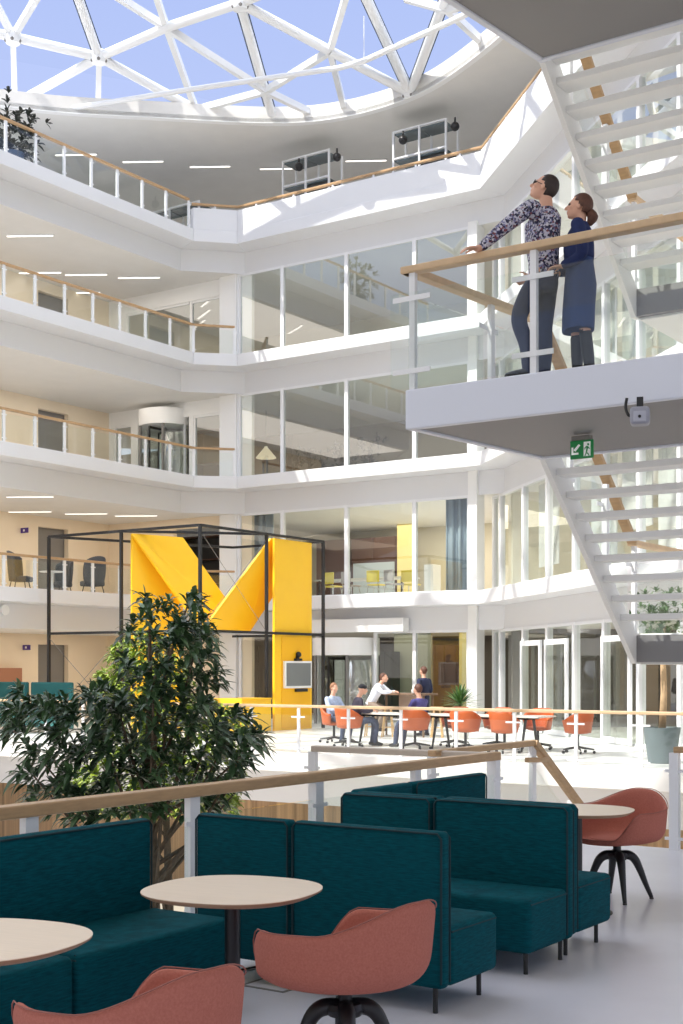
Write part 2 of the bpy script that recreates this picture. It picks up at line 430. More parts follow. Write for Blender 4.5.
for i in range(3):
    a, b = [Vector((p.x, p.y, 16.84)) for p in (Pm[i], Pm[i+1])]
    m = MB(); m.bar(a, b, .11, .07); m.build('handrail', OAK, t, True, bevel=.01)
    L = (b-a).length; k = max(1, round(L/1.5))
    for j in range(k):
        p = a+(b-a)*(j+.5)/k; m = MB(); m.box((p.x-.03, p.y-.03, 16.69), (p.x+.03, p.y+.03, 16.81)); m.build('bracket', STEEL, t, True)
rail_run('floor_edge_railing', [(-30, FY+.1), (-5.2, FY+.1)], 0, 'long oak-topped glass railing along the far floor edge before the dining tables', hgt=.96, spacing=1.25, rail=(.09, .06), wood=OAKP, post=(.04, .06), br=(.17, .016))
# ================================================================ STAIR TOWER WITH PLATFORMS
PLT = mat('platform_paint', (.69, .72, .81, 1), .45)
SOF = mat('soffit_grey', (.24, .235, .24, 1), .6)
SX0, SX1, PY0, PY1 = -5.98, -3.85, 10.12, 12.36
PXL = -6.2                          # front left corner of the slightly splayed platform
RISE, RUN, NT = .205, .24, 10
def stair_level(zt, k, lab):
    t = f = l = r = thing('staircase', (PXL, PY0, zt-.35), lab, 'staircase')
    m = MB(); m.prism([(PXL, PY0), (2.5, PY0), (2.5, PY0+.07), (PXL, PY0+.07)], zt-.35, zt); m.build('front_beam', PLT, t, True, bevel=.012)
    m = MB(); m.prism([(SX0, PY1-.07), (2.5, PY1-.07), (2.5, PY1), (SX0, PY1)], zt-.35, zt); m.build('rear_beam', PLT, t, True, bevel=.012)
    m = MB(); m.prism([(PXL, PY0+.071), (PXL+.07, PY0+.071), (SX0+.07, PY1-.071), (SX0, PY1-.071)], zt-.35, zt); m.build('side_beam', PLT, t, True, bevel=.012)
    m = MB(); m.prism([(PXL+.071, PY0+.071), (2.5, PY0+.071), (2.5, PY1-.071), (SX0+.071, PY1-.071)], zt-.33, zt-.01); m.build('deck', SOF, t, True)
    # flight that drops away from the platform to the half landing
    for x in (SX0, SX1):
        m = MB(); y0, y1 = PY1, PY1+RUN*NT; d = RISE*NT
        v = []
        for xx in (x, x+.06): v += [(xx, y0, zt-.35), (xx, y1, zt-.35-d), (xx, y1+.12, zt-.35-d), (xx, y1+.12, zt-d), (xx, y1, zt-d), (xx, y0+.08, zt-.01), (xx, y0, zt)]
        n = 7; m.add(v, [tuple(range(n-1, -1, -1)), tuple(range(n, 2*n))]+[(i, (i+1) % n, n+(i+1) % n, n+i) for i in range(n)])
        m.build('stringer', WHITE, f, True)
    for i in range(1, NT):
        z = zt-RISE*i; y = PY1+RUN*(i-1); m = MB()
        m.box((SX0+.06, y+.01, z-.07), (SX1, y+.29, z)); m.build('tread', WHITE, f, True, bevel=.01)
    zl = zt-RISE*NT; yl = PY1+RUN*NT
    m = MB(); m.box((SX0+.06, yl+.12, zl-.36), (-1.2, yl+2.2, zl)); m.build('half_landing', WHITE, l, True, bevel=.01)
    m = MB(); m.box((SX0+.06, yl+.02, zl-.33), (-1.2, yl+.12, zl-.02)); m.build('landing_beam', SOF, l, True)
    for zz in (.12, .24):
        m = MB(); m.tube([(SX0+.78, yl+.02, zl-.33+zz), (SX0+.78, yl, zl-.33+zz)], .03, 10); m.build('bolt', BLACK, l, True)
    # balustrade: front, left end, down the flight, round the landing
    ht = 1.06
    def hr(a, b, wd=OAKP): m = MB(); m.bar(a, b, .115, .065); m.build('handrail', wd, r, True, bevel=.012)
    hr((PXL-.05, PY0+.05, zt+ht), (2.5, PY0+.05, zt+ht)); hr((PXL+.01, PY0, zt+ht), (SX0, PY1+.1, zt+ht))
    hr((SX0, PY1+.05, zt+ht), (SX0, yl+.05, zl+ht), OAK); hr((SX0, yl+.02, zl+ht-.01), (SX0, yl+2.2, zl+ht-.01)); hr((SX0, yl+2.15, zl+ht), (-1.2, yl+2.15, zl+ht))
    hr((SX1+.02, PY1+.05, zt+ht), (SX1+.02, yl+.05, zl+ht), OAK)
    def post(x, y, z, h=ht-.03, along='x'):
        m = MB(); a, b = (.028, .025) if along == 'x' else (.022, .035)
        m.box((x-a, y-b, z-.1), (x+a, y+b, z+h))
        for zz in (.16, .80):
            if along == 'x': m.box((x-.19, y-b-.012, z+zz-.02), (x+.19, y-b, z+zz+.025))
            else: m.box((x-a-.012, y-.19, z+zz-.02), (x-a, y+.19, z+zz+.025))
        m.build('post', STEEL, r, True)
    for x in (-4.97, -3.45, -1.9): post(x, PY0+.05, zt)
    post(PXL+.06, PY0+.04, zt); post(PXL+.14, PY0+1.35, zt, along='y')
    for i in (3, 7): post(SX0, PY1+RUN*i, zt-RISE*i, along='y')
    post(SX0, yl+1.9, zl, along='y'); post(SX0, yl+.1, zl, along='y')
    def pane(a, b, h0, h1):
        a, b = Vector(a), Vector(b); m = MB()
        n = Vector((b.y-a.y, a.x-b.x, 0)).normalized()*.007
        vs = [a+Vector((0, 0, h0))-n, b+Vector((0, 0, h0))-n, b+Vector((0, 0, h1))-n, a+Vector((0, 0, h1))-n]; vs += [v+2*n for v in vs]
        m.add(vs, [(0, 1, 2, 3), (7, 6, 5, 4), (0, 4, 5, 1), (1, 5, 6, 2), (2, 6, 7, 3), (3, 7, 4, 0)]); m.build('glass_pane', RGLASS, r, True)
    y = PY0+.02
    for a, b in ((PXL-.16, -5.02), (-4.92, -3.5), (-3.4, -1.95), (-1.85, 2.4)): pane((a, y, zt), (b, y, zt), .02, .86)
    pane((PXL-.02, PY0+.1, zt), (PXL+.10, PY0+1.25, zt), .02, .86); pane((PXL+.12, PY0+1.5, zt), (SX0-.03, PY1, zt), .02, .86)
    pane((SX0-.03, PY1+.08, zt-.02), (SX0-.03, yl-.05, zl+.05), .03, .84)
    pane((SX0-.03, yl+.1, zl), (SX0-.03, yl+2.1, zl), .02, .84); pane((SX0, yl+2.18, zl), (-1.3, yl+2.18, zl), .02, .84)
stair_level(4.2, 0, 'white steel staircase with the platform that carries the two people, flight descending behind it')
stair_level(8.2, 1, 'white steel staircase overhead in the top corner, its flight coming down behind the two people')

# exit sign under the platform
GRN = mat('sign_green', srgb(20, 128, 66), .4, emit=srgb(20, 128, 66), estr=.12)
SWH = mat('sign_white', (.9, .92, .9, 1), .4, emit=(.9, .95, .9, 1), estr=.15)
p = PZ(582, 436, 3.85); t = thing('exit_sign', (p.x, p.y, 3.645), 'green emergency exit sign with arrow and running figure under the platform', 'sign', rz=radians(0))
Wd, Hh = .222, .165
m = MB(); m.box((-Wd/2, -.012, 0), (Wd/2, .012, Hh)); m.build('sign_plate', GRN, t, bevel=.004)
m = MB(); m.box((-.09, -.03, Hh), (.09, .03, .205)); m.build('bracket', GREYP, t)
yq = -.014
def flat(polys, nm, mt, par, y=yq):
    m = MB()
    for poly in polys:
        n = len(poly); vs = [(a, y, b) for a, b in poly]+[(a, y+.003, b) for a, b in poly]
        m.add(vs, [tuple(range(n)), tuple(range(2*n-1, n-1, -1))]+[(i, n+i, n+(i+1) % n, (i+1) % n) for i in range(n)])
    return m.build(nm, mt, par)
c, s = -.055, .08
flat([[(c+.045, s+.040), (c+.028, s+.052), (c-.022, s+.002), (c-.004, s-.014)], [(c-.042, s-.042), (c-.042, s+.026), (c-.024, s+.026), (c-.024, s-.042)], [(c-.042, s-.042), (c+.026, s-.042), (c+.026, s-.024), (c-.042, s-.024)]], 'arrow', SWH, t)
flat([[(.022, .018), (.088, .018), (.088, .148), (.022, .148)]], 'door_pictogram', SWH, t)
flat([[(.030, .018), (.046, .052), (.052, .050), (.040, .018)], [(.046, .052), (.066, .046), (.080, .020), (.072, .018), (.060, .038), (.048, .042)], [(.044, .050), (.058, .056), (.068, .104), (.054, .110)],
      [(.068, .104), (.084, .082), (.079, .077), (.062, .094)], [(.054, .110), (.034, .096), (.030, .078), (.037, .078), (.042, .090), (.056, .098)], [(.060, .114), (.072, .110), (.078, .122), (.070, .132), (.058, .128)]], 'running_figure', GRN, t, yq-.004)
# sensor box hanging beside it
p = PZ(640, 397, 3.85); t = thing('motion_sensor', (p.x, p.y, 3.60), 'grey box sensor on a short bracket under the platform, right of the exit sign', 'sensor', rz=radians(20))
m = MB(); m.box((-.075, -.07, .03), (.075, .08, .17)); m.build('housing', mat('sensor_grey', srgb(150, 152, 165), .4), t, bevel=.03, bseg=3)
m = MB(); m.box((-.05, -.085, .045), (.05, -.068, .13)); m.build('front_window', mat('sensor_face', srgb(175, 177, 190), .25), t, bevel=.012)
m = MB(); m.tube([(0, -.085, .085), (0, -.095, .085)], .012, 10); m.build('lens', BLACK, t)
m = MB(); m.box((-.025, -.01, .17), (.025, .03, .25)); m.build('bracket', BLACK, t)
m = MB(); m.tube(catmull([(-.1, .02, .25), (-.11, .02, .18), (-.09, .02, .12), (-.06, .03, .11)], 5, False), .012, 7); m.build('cable', BLACK, t, smooth=True)
# ================================================================ LOUNGE IN FRONT
def fabric(name, c, c2, scale, st=(1, 1, 9)):
    m = bpy.data.materials.new(name); m.use_nodes = True; nt = m.node_tree; b = nt.nodes['Principled BSDF']; b.inputs['Roughness'].default_value = .85
    b.inputs['Specular IOR Level'].default_value = .12
    tc = nt.nodes.new('ShaderNodeTexCoord'); mp = nt.nodes.new('ShaderNodeMapping'); mp.inputs['Scale'].default_value = st
    n1 = nt.nodes.new('ShaderNodeTexNoise'); n1.inputs['Scale'].default_value = scale; n1.inputs['Detail'].default_value = 3
    n2 = nt.nodes.new('ShaderNodeTexNoise'); n2.inputs['Scale'].default_value = 420
    nt.links.new(tc.outputs['Object'], mp.inputs[0]); nt.links.new(mp.outputs[0], n1.inputs['Vector']); nt.links.new(tc.outputs['Object'], n2.inputs['Vector'])
    r = nt.nodes.new('ShaderNodeValToRGB'); r.color_ramp.elements[0].position = .3; r.color_ramp.elements[1].position = .72
    r.color_ramp.elements[0].color = c; r.color_ramp.elements[1].color = c2
    ad = nt.nodes.new('ShaderNodeMath'); ad.operation = 'MULTIPLY_ADD'; ad.inputs[1].default_value = .35
    nt.links.new(n2.outputs[0], ad.inputs[0]); mu = nt.nodes.new('ShaderNodeMath'); mu.operation = 'MULTIPLY'; mu.inputs[1].default_value = .68
    nt.links.new(n1.outputs[0], mu.inputs[0]); nt.links.new(mu.outputs[0], ad.inputs[2]); nt.links.new(ad.outputs[0], r.inputs[0]); nt.links.new(r.outputs[0], b.inputs['Base Color'])
    bp = nt.nodes.new('ShaderNodeBump'); bp.inputs['Strength'].default_value = .25; bp.inputs['Distance'].default_value = .004
    nt.links.new(n2.outputs[0], bp.inputs['Height']); nt.links.new(bp.outputs[0], b.inputs['Normal']); return m
TEAL = fabric('teal_weave', (.0, .034, .048, 1), (.0, .092, .118, 1), 15)
TEALD = mat('teal_piping', (.0, .024, .032, 1), .8)
SALMON = fabric('salmon_felt', (.41, .135, .098, 1), (.52, .19, .145, 1), 110, (1, 1, 1))
SEAM = mat('seam_dark', (.30, .11, .085, 1), .8)

def cushion(m, a, b, r=.045, seg=4, crown=.0):
    """rounded block a..b added to m"""
    bm = bmesh.new(); bmesh.ops.create_cube(bm, size=1)
    c = (Vector(a)+Vector(b))/2; s = Vector(b)-Vector(a)
    for v in bm.verts: v.co = Vector((v.co.x*s.x, v.co.y*s.y, v.co.z*s.z))
    bmesh.ops.bevel(bm, geom=bm.edges[:], offset=r, segments=seg, profile=.5, affect='EDGES')
    bm.verts.index_update()
    m.add([v.co+c for v in bm.verts], [[v.index for v in f.verts] for f in bm.faces]); bm.free(); return m
def sofa(loc, rz, L, label, back=True, seat=True, group='modular teal sofa units', bl=None, side=False, D=.60):
    """one sofa unit; local x along its length 0..L, local y from back (0) to front (D)"""
    t = thing('sofa_unit', loc, label, 'sofa', group, rz)
    if seat:
        m = MB(); cushion(m, (0, .09, .13), (L, D, .44), .035); m.build('seat', TEAL, t, smooth=True, auto=35)
        m = MB(); m.tube([(0.01, D-.035, .431), (L-.01, D-.035, .431)], .004, 6); m.tube([(.004, .1, .41), (.004, D-.02, .41)], .005, 6); m.tube([(L-.004, .1, .41), (L-.004, D-.02, .41)], .005, 6); m.build('piping', TEALD, t)
    if back:
        b0, b1 = bl or (0, L)
        m = MB(); cushion(m, (b0, 0, .13), (b1, .085, .925), .03); bk = m.build('backrest', TEAL, t, smooth=True, auto=35)
        m = MB(); m.tube([(b0+.008, .086, .16), (b0+.008, .086, .89), (b0+.03, .086, .915), (b1-.03, .086, .915), (b1-.008, .086, .89), (b1-.008, .086, .16)], .006, 6)
        m.tube([(b0+.008, -.001, .16), (b0+.008, -.001, .89), (b0+.03, -.001, .915), (b1-.03, -.001, .915), (b1-.008, -.001, .89), (b1-.008, -.001, .16)], .006, 6)
        m.build('piping', TEALD, bk)
    if side:
        m = MB(); cushion(m, (-.115, .10, .13), (-.02, D+.2, .925), .03); m.build('side_panel', TEAL, t, smooth=True, auto=35)
    for x in (.07, L-.07):
        for y in (.05, D-.09):
            m = MB(); m.tube([(x, y, 0), (x, y, .135)], .014, 8); m.build('leg', BLACK, t)
    return t
# bench along the handrail (back towards the rail: local y = +x)
R_ = radians(-90)
def along_rail(y0, L, label, **k): return sofa((-5.10, y0+L, 0), R_, L, label, D=.66, **k)
along_rail(3.22, 1.16, 'teal sofa unit along the oak rail, cut by the photo edge under the nearer table')
along_rail(4.40, 1.13, 'teal sofa unit along the oak rail behind the middle round table')
# divider facing away, its rear towards the camera
sofa((-4.31, 5.86, 0), 0, .94, 'teal sofa unit seen from behind, right behind the salmon chair')
sofa((-4.99, 5.86, 0), 0, .66, 'narrow teal sofa unit seen from behind, next to the white railing post', )
# unit facing the camera, back to back with the next
sofa((-3.38, 7.46, 0), pi, .93, 'teal sofa unit facing the camera with its seat in full view')
sofa((-4.33, 7.46, 0), pi, .69, 'teal sofa unit mostly hidden, its pale-lit backrest left of the full-view sofa')
sofa((-4.31, 7.50, 0), 0, .90, 'teal sofa unit by the far round table, only its seat end showing')
sofa((-4.99, 7.50, 0), 0, .66, 'teal sofa unit hidden behind the facing backrests, in the corner by the rail', side=True)
along_rail(8.34, 1.08, 'teal sofa unit along the oak rail in the far booth, only its back top showing')

# round-cornered tables
BIRCH = mat('birch_top', srgb(234, 216, 194), .35, noise=.035, nscale=5, stretch=(1, 12, 1))
BEDGE = mat('birch_edge', srgb(170, 135, 105), .5)
def table(x, y, label, rz, r=.395):
    t = thing('cafe_table', (x, y, 0), label, 'table', 'round cafe tables', rz)
    def ring(k, z): return [(k*abs(cos(a))**(2/2.45)*(1 if cos(a) > 0 else -1), k*abs(sin(a))**(2/2.45)*(1 if sin(a) > 0 else -1), z) for a in [2*pi*i/72 for i in range(72)]]
    n = 72
    m = MB(); m.add(ring(r, .735)+ring(r, .738), [tuple(range(n, 2*n))]+[(i, (i+1) % n, n+(i+1) % n, n+i) for i in range(n)]); top = m.build('table_top', BIRCH, t)
    m = MB(); m.add(ring(r-.03, .712)+ring(r-.002, .728)+ring(r, .735), [tuple(range(n-1, -1, -1))]+[(j*n+i, j*n+(i+1) % n, (j+1)*n+(i+1) % n, (j+1)*n+i) for j in (0, 1) for i in range(n)]); m.build('underside', BEDGE, top, smooth=True, auto=60)
    m = MB(); m.lathe([(.036, .02), (.036, .70), (.11, .712)], seg=24); m.build('column', BLACK, t, smooth=True, auto=40)
    m = MB(); m.lathe([(.25, 0), (.25, .008), (.235, .014), (.04, .022)], seg=40); m.build('base_plate', BLACK, t)
    return t
table(-3.88, 4.82, 'pale birch round-cornered table in the middle before the teal sofas', radians(10))
table(-3.95, 3.40, 'pale birch table cut by the left photo edge', radians(10))
table(-4.02, 8.92, 'pale birch table with only its edge showing behind the facing sofa', radians(10))

# tub chairs on a star base
def shell(name, parent):
    """upholstered tub: theta runs round the seat (0 = middle of the back, +y local is front)"""
    m = MB(); NT_, NR = 64, 14
    def rim(a):                 # rim height and radius by angle from the back
        a = abs(a)
        def ss(x, lo, hi): u = min(1, max(0, (x-lo)/(hi-lo))); return u*u*(3-2*u)
        h = .815-.122*ss(a, .10, 1.25)-.012*ss(a, 1.25, 1.9)-.205*ss(a, 2.05, 2.62)
        h -= .0
        rr = .315-.0*ss(a, 0, 1.2)-.05*ss(a, 2.2, 2.9)
        return h, rr
    vs = []
    for i in range(NT_):
        a = -pi+2*pi*i/NT_; h, rr = rim(a)
        dx, dy = sin(a), -cos(a)
        for j in range(NR+1):
            u = j/NR
            # profile: flat pan, rounding up, then flaring wall
            if u < .42: r = .245*u/.42; z = .448-.012*(1-(u/.42))-.012*max(0, dy)
            else:
                v = (u-.42)/.58; w = min(1, v/.45)
                r = .245+(rr-.245)*(1-(1-w)**2)*.78+(rr-.245)*.22*v; r += .02*v*max(0, cos(a))*(h-.45)/.34
                zb = .448-.012*max(0, dy)
                z = zb+(h-zb)*(v**1.35)
            ex = 1.12+.05*abs(dx)
            vs.append((r*dx*ex, r*dy*(1.30 if dy > 0 else 1.16), z))
    fs = []
    for i in range(NT_):
        for j in range(NR):
            a = i*(NR+1)+j; b = ((i+1) % NT_)*(NR+1)+j
            if j == 0: fs.append((a, a+1, b+1)) if False else fs.append((a, a+1, b+1, b))
            else: fs.append((a, a+1, b+1, b))
    m.add(vs, fs)
    bm = bmesh.new(); me = bpy.data.meshes.new(name); me.from_pydata([v for v in m.v], [], m.f); bm.from_mesh(me)
    bmesh.ops.remove_doubles(bm, verts=bm.verts, dist=.0005); bmesh.ops.recalc_face_normals(bm, faces=bm.faces); bm.to_mesh(me); bm.free()
    me.materials.append(SALMON)
    for p in me.polygons: p.use_smooth = True
    o = bpy.data.objects.new(name, me); COL.objects.link(o); o.parent = parent
    md = o.modifiers.new('s', 'SOLIDIFY'); md.thickness = .03; md.offset = -1
    md = o.modifiers.new('u', 'SUBSURF'); md.levels = 1; md.render_levels = 1
    # rim seam
    tv = []
    for i in range(NT_+1):
        v = Vector(vs[(i % NT_)*(NR+1)+NR]); tv.append(v+Vector((0, 0, .001)))
    s = MB(); s.tube(tv, (.003), 6, cap=False); s.build('rim_seam', SEAM, o, smooth=True)
    return o
def tub_chair(loc, rz, label):
    t = thing('tub_chair', loc, label, 'chair', 'salmon tub chairs', rz)
    shell('seat_shell', t)
    m = MB(); cushion(m, (-.19, -.14, .448), (.19, .22, .475), .013, 3)
    m = MB(); m.lathe([(.02, .446), (.10, .447), (.19, .452), (.222, .462), (.20, .472), (.1, .478), (.02, .479)], seg=32); m.build('seat_pad', SALMON, t, smooth=True)
    m = MB(); m.lathe([(.12, .432), (.12, .42), (.03, .405), (.03, .36), (.075, .352), (.085, .33), (.07, .30), (.02, .295)], seg=20); m.build('swivel_hub', BLACK, t, smooth=True, auto=40)
    for k in range(4):
        a = pi/4+k*pi/2; d = Vector((cos(a), sin(a), 0)); pts = []; rr = []
        for r, z, w in ((.03, .335, .036), (.09, .333, .036), (.135, .30, .033), (.175, .22, .027), (.215, .12, .021), (.262, .012, .015)): pts.append(d*r+Vector((0, 0, z))); rr.append(w)
        P = catmull([tuple(p) for p in pts], 4, False); n = len(P); m = MB()
        m.tube([Vector(p) for p in P], [rr[min(5, int(i/4))]+(rr[min(5, int(i/4)+1)]-rr[min(5, int(i/4))])*((i/4) % 1) for i in range(n)], 10); lg = m.build('leg', BLACK, t, smooth=True, auto=50)
        m = MB(); m.lathe([(.016, 0), (.016, .012), (.01, .014)], d*.262, 10); m.build('glide', DARK, lg)
    return t
# rz: local +y is the front of the chair
tub_chair((-3.15, 4.66, 0), radians(84), 'salmon tub chair turned towards the middle round table, seen from behind its side')
tub_chair((-3.07, 3.28, 0), radians(84), 'salmon tub chair cut by the bottom photo edge')
tub_chair((-4.0, 9.6, 0), radians(170), 'salmon tub chair at the far table, its hollow side towards the camera')

# railing in front of the void
rail_run('lounge_railing', [(-5.62, -1.72), (-5.62, 10.72)], 0, 'long oak-topped railing along the lounge behind the teal sofas', hgt=.965, spacing=1.38, rail=(.10, .075), wood=OAK, post=(.05, .095), glass_z=(.05, .80), ends=.02)
rail_run('stair_head_railing', [(-6.3, 10.75), (-6.3, 12.85)], 0, 'short oak handrail beside the stair head, bent down at its far end', hgt=.96, spacing=1.9, rail=(.09, .06), wood=OAK, glass_z=(.05, .80))
t = thing('stair_handrail', (-6.28, 12.85, -.6), 'oak handrail sloping down over the lower stair', 'railing')
m = MB(); m.bar((-6.28, 12.83, .965), (-6.28, 14.6, -.18), .09, .075); m.build('handrail', OAK, t, True, bevel=.01)
m = MB(); m.bar((-6.22, 12.55, .80), (-6.22, 13.02, .78), .05, .05); m.bar((-6.22, 13.0, .79), (-6.22, 14.6, -.34), .05, .05); m.build('second_handrail', OAK, t, True, bevel=.01)
m = MB(); m.box((-6.32, 13.75, -1.2), (-6.25, 13.83, .28)); m.build('post', STEEL, t, True)
m = MB(); a, b = (-6.3, 12.95), (-6.3, 14.5)
m.add([(-6.307, 12.95, -.2), (-6.307, 14.5, -1.2), (-6.307, 14.5, -.36), (-6.307, 12.95, .68), (-6.293, 12.95, -.2), (-6.293, 14.5, -1.2), (-6.293, 14.5, -.36), (-6.293, 12.95, .68)], [(0, 1, 2, 3), (7, 6, 5, 4), (0, 4, 5, 1), (1, 5, 6, 2), (2, 6, 7, 3), (3, 7, 4, 0)]); m.build('glass_pane', RGLASS, t, True)
rail_run('stair_head_railing', [(-7.75, 10.9), (-5.75, 10.9)], 0, 'pale cross railing closing the gap behind the far sofa', hgt=.95, spacing=1.5, rail=(.09, .06), wood=mat('grey_oak', srgb(188, 174, 160), .5), glass_z=(.05, .8))
# small landing strip that carries it
m = MB(); m.box((-7.85, 10.72, -.45), (-6.3, 11.1, 0)); struct(m.build('floor_ledge', WHITE))
rail_run('landing_railing', [(-4.62, 12.5), (3, 12.5)], 0, 'oak-topped railing at the lounge end, right of the stair head', hgt=.965, spacing=1.9, rail=(.10, .06), wood=OAK, post=(.07, .09), glass_z=(.05, .8))
# lower stair treads
t = thing('lower_stair', (-6.2, 12.6, -2.2), 'white stair going down behind the lounge edge', 'stairs')
for i in range(8):
    m = MB(); m.box((-6.2, 12.62+.28*i, -.24-.17*i), (-4.7, 12.96+.28*i, -.17-.17*i)); m.build('tread', WHITE, t, True)
m = MB(); m.add([(-6.25, 12.6, -.5), (-6.25, 15.0, -1.95), (-6.25, 15.0, -1.5), (-6.25, 12.6, -.06), (-6.2, 12.6, -.5), (-6.2, 15.0, -1.95), (-6.2, 15.0, -1.5), (-6.2, 12.6, -.06)], [(0, 1, 2, 3), (7, 6, 5, 4), (0, 4, 5, 1), (1, 5, 6, 2), (2, 6, 7, 3), (3, 7, 4, 0)]); m.build('stringer', WHITE, t, True)
# cable and floor socket
m = MB(); pts = []
for i, (x, y) in enumerate(((222, 975), (250, 968), (275, 965), (300, 968), (318, 974))): p = PZ(x, y, .008); pts.append((p.x, p.y, .008))
m.tube(catmull(pts, 6, False), .007, 6); tag(m.build('power_cable', BLACK, smooth=True), 'thin black cable lying on the floor under the sofa divider', 'cable')
p = PZ(278, 984, 0); t = thing('floor_socket', (p.x, p.y, 0), 'square floor socket lid with dark frame, by the sofa legs', 'socket')
m = MB(); s = .15
for a, b in (((-s, -s), (s, -s+.02)), ((-s, s-.02), (s, s)), ((-s, -s+.02), (-s+.02, s-.02)), ((s-.02, -s+.02), (s, s-.02))): m.box((a[0], a[1], 0), (b[0], b[1], .004))
m.build('lid_frame', GREYP, t); m = MB(); m.box((-s+.02, -s+.02, 0), (s-.02, s-.02, .003)); m.build('lid', LOUNGE, t)
# ================================================================ THE YELLOW LETTER AND ITS FRAME
YEL = mat('yellow_panel', srgb(255, 200, 36), .35, noise=.02, nscale=2)
YEL2 = mat('yellow_box', srgb(240, 190, 30), .5)
KM = .94                             # the letter stands clear of the gallery edge
def hz(z): return EYE+(z-EYE)*KM
fr = thing('cube_frame', (-24*KM, 28.4*KM, 0), 'black steel cube frame standing round the yellow letter', 'frame')
fx = [-24.0*KM, -26.95*KM, -29.9*KM]; fy = [28.4*KM, 31.4*KM, 34.3*KM]; ZT = hz(5.68)
r = .075
for x, y in ((fx[0], fy[0]), (fx[1], fy[0]), (fx[2], fy[0]), (fx[0], fy[1]), (fx[0], fy[2]), (fx[2], fy[2])):
    if x == fx[2] and y > 28: continue
    m = MB(); m.box((x-r/2, y-r/2, 0), (x+r/2, y+r/2, ZT)); m.build('post', BLACK, fr, True)
for z in (hz(2.78), ZT):
    for a, b in (((fx[0], fy[0]), (fx[2], fy[0])), ((fx[0], fy[0]), (fx[0], fy[2])), ((fx[0], fy[2]), (-27.6*KM, fy[2]))) + ((((fx[2], fy[0]), (-27.6*KM, fy[2])), ((fx[1], fy[0]), (fx[0], fy[1]))) if z > 3 else ()):
        m = MB(); m.bar((a[0], a[1], z), (b[0], b[1], z), .07, .07); m.build('beam', BLACK, fr, True)
for a, b in (((fx[2], fy[0], 2.6), (fx[1], fy[0], .3)), ((fx[1], fy[0], 2.6), (fx[2], fy[0], .3)), ((fx[0], fy[0], 5.3), (fx[0], fy[1], 2.75)), ((fx[0], fy[1], 5.3), (fx[0], fy[0], 2.75))):
    m = MB(); m.tube([a, b], .007, 5); m.build('bracing_wire', GREYP, fr, True)
# the letter: one ribbon folded four times
L0, L1, Q0, Q1, R0, R1 = [PD(px, py, 1) for px, py in ((0,0),)*6]
def at(px, x=None, y=None): return (PXp(px, 668, x) if x is not None else PYp(px, 668, y)).xy
LW = [Vector((-26.75, 28.6))*KM, Vector((-26.3, 30.3))*KM]; RW = [Vector((-24.08, 31.85))*KM, Vector((-24.08, 33.75))*KM]; BW = [Vector((-25.4, 30.1))*KM, Vector((-25.1, 31.95))*KM]
ZB, ZU = hz(2.82), hz(5.60)
let = thing('letter', (-25.3*KM, 31*KM, 0), 'tall yellow letter M folded from one wide ribbon inside the black frame', 'letter')
def ribbon(a0, a1, za, b0, b1, zb, nm):
    A0, A1, B0, B1 = [Vector((p.x, p.y, z)) for p, z in ((a0, za), (a1, za), (b0, zb), (b1, zb))]
    n = (A1-A0).cross(B0-A0).normalized()*.035; m = MB(); vs = [A0-n, A1-n, B1-n, B0-n, A0+n, A1+n, B1+n, B0+n]
    m.add(vs, [(0, 1, 2, 3), (7, 6, 5, 4), (0, 4, 5, 1), (1, 5, 6, 2), (2, 6, 7, 3), (3, 7, 4, 0)]); m.build(nm, YEL, let, True)
ribbon(LW[0], LW[1], 0.0, LW[0], LW[1], ZU, 'left_stem')
ribbon(LW[0]+Vector((.05, -.05)), LW[1]+Vector((.05, -.05)), ZU, BW[0]+Vector((.05, -.05)), BW[1]+Vector((.05, -.05)), ZB, 'first_diagonal')
ribbon(BW[0], BW[1], ZB, RW[0]+Vector((-.12, 0)), RW[1]+Vector((-.12, 0)), ZU, 'second_diagonal')
ribbon(RW[0], RW[1], 0.0, RW[0], RW[1], ZU, 'right_stem')
# screen with camera on the right stem
XS = -24.08*KM+.05
sc = thing('screen', (XS, 32.85*KM, 1.5), 'grey screen in a white frame mounted on the right stem of the yellow letter', 'screen')
yy0, yy1 = at(283, x=XS).y, at(310, x=XS).y
m = MB(); m.box((XS, yy0, hz(1.14)), (XS+.07, yy1, hz(1.96))); m.build('bezel', WHITE, sc, True, bevel=.01)
m = MB(); m.box((XS+.07, yy0+.07, hz(1.21)), (XS+.08, yy1-.07, hz(1.90))); m.build('display', mat('screen_grey', srgb(118, 122, 122), .25), sc, True)
m = MB(); m.box((XS, yy1-.75, hz(1.03)), (XS+.07, yy1-.2, hz(1.12))); m.build('speaker_bar', BLACK, sc, True)
m = MB(); cx = (yy0+yy1)/2; m.box((XS, cx-.13, 1.955), (XS+.1, cx+.13, 2.02)); m.box((XS, cx-.05, 2.01), (XS+.06, cx+.05, 2.08)); m.ball((XS+.05, cx+.02, 2.13), .085, 10, 8); m.build('webcam', BLACK, sc, True)
m = MB(); m.box((XS-.01, yy0-.06, .04), (XS-.003, yy1+.02, hz(2.7))); tag(m.build('access_hatch', mat('yellow_door', srgb(244, 182, 14), .45), bevel=.006), 'flat yellow door panel set into the right stem behind the screen', 'panel')
a = PZ(228, 733, 0); b = PZ(258, 731, 0)
t = thing('yellow_counter', (a.x, a.y, 0), 'low yellow counter box at the foot of the letter beside the tree', 'counter')
m = MB(); m.bar((a.x, a.y, .46), (b.x, b.y, .46), .9, .88); m.build('body', YEL2, t, True, bevel=.01)
m = MB(); m.bar((a.x, a.y, .915), (b.x, b.y, .915), .95, .03); m.build('top_board', YEL, t, True)

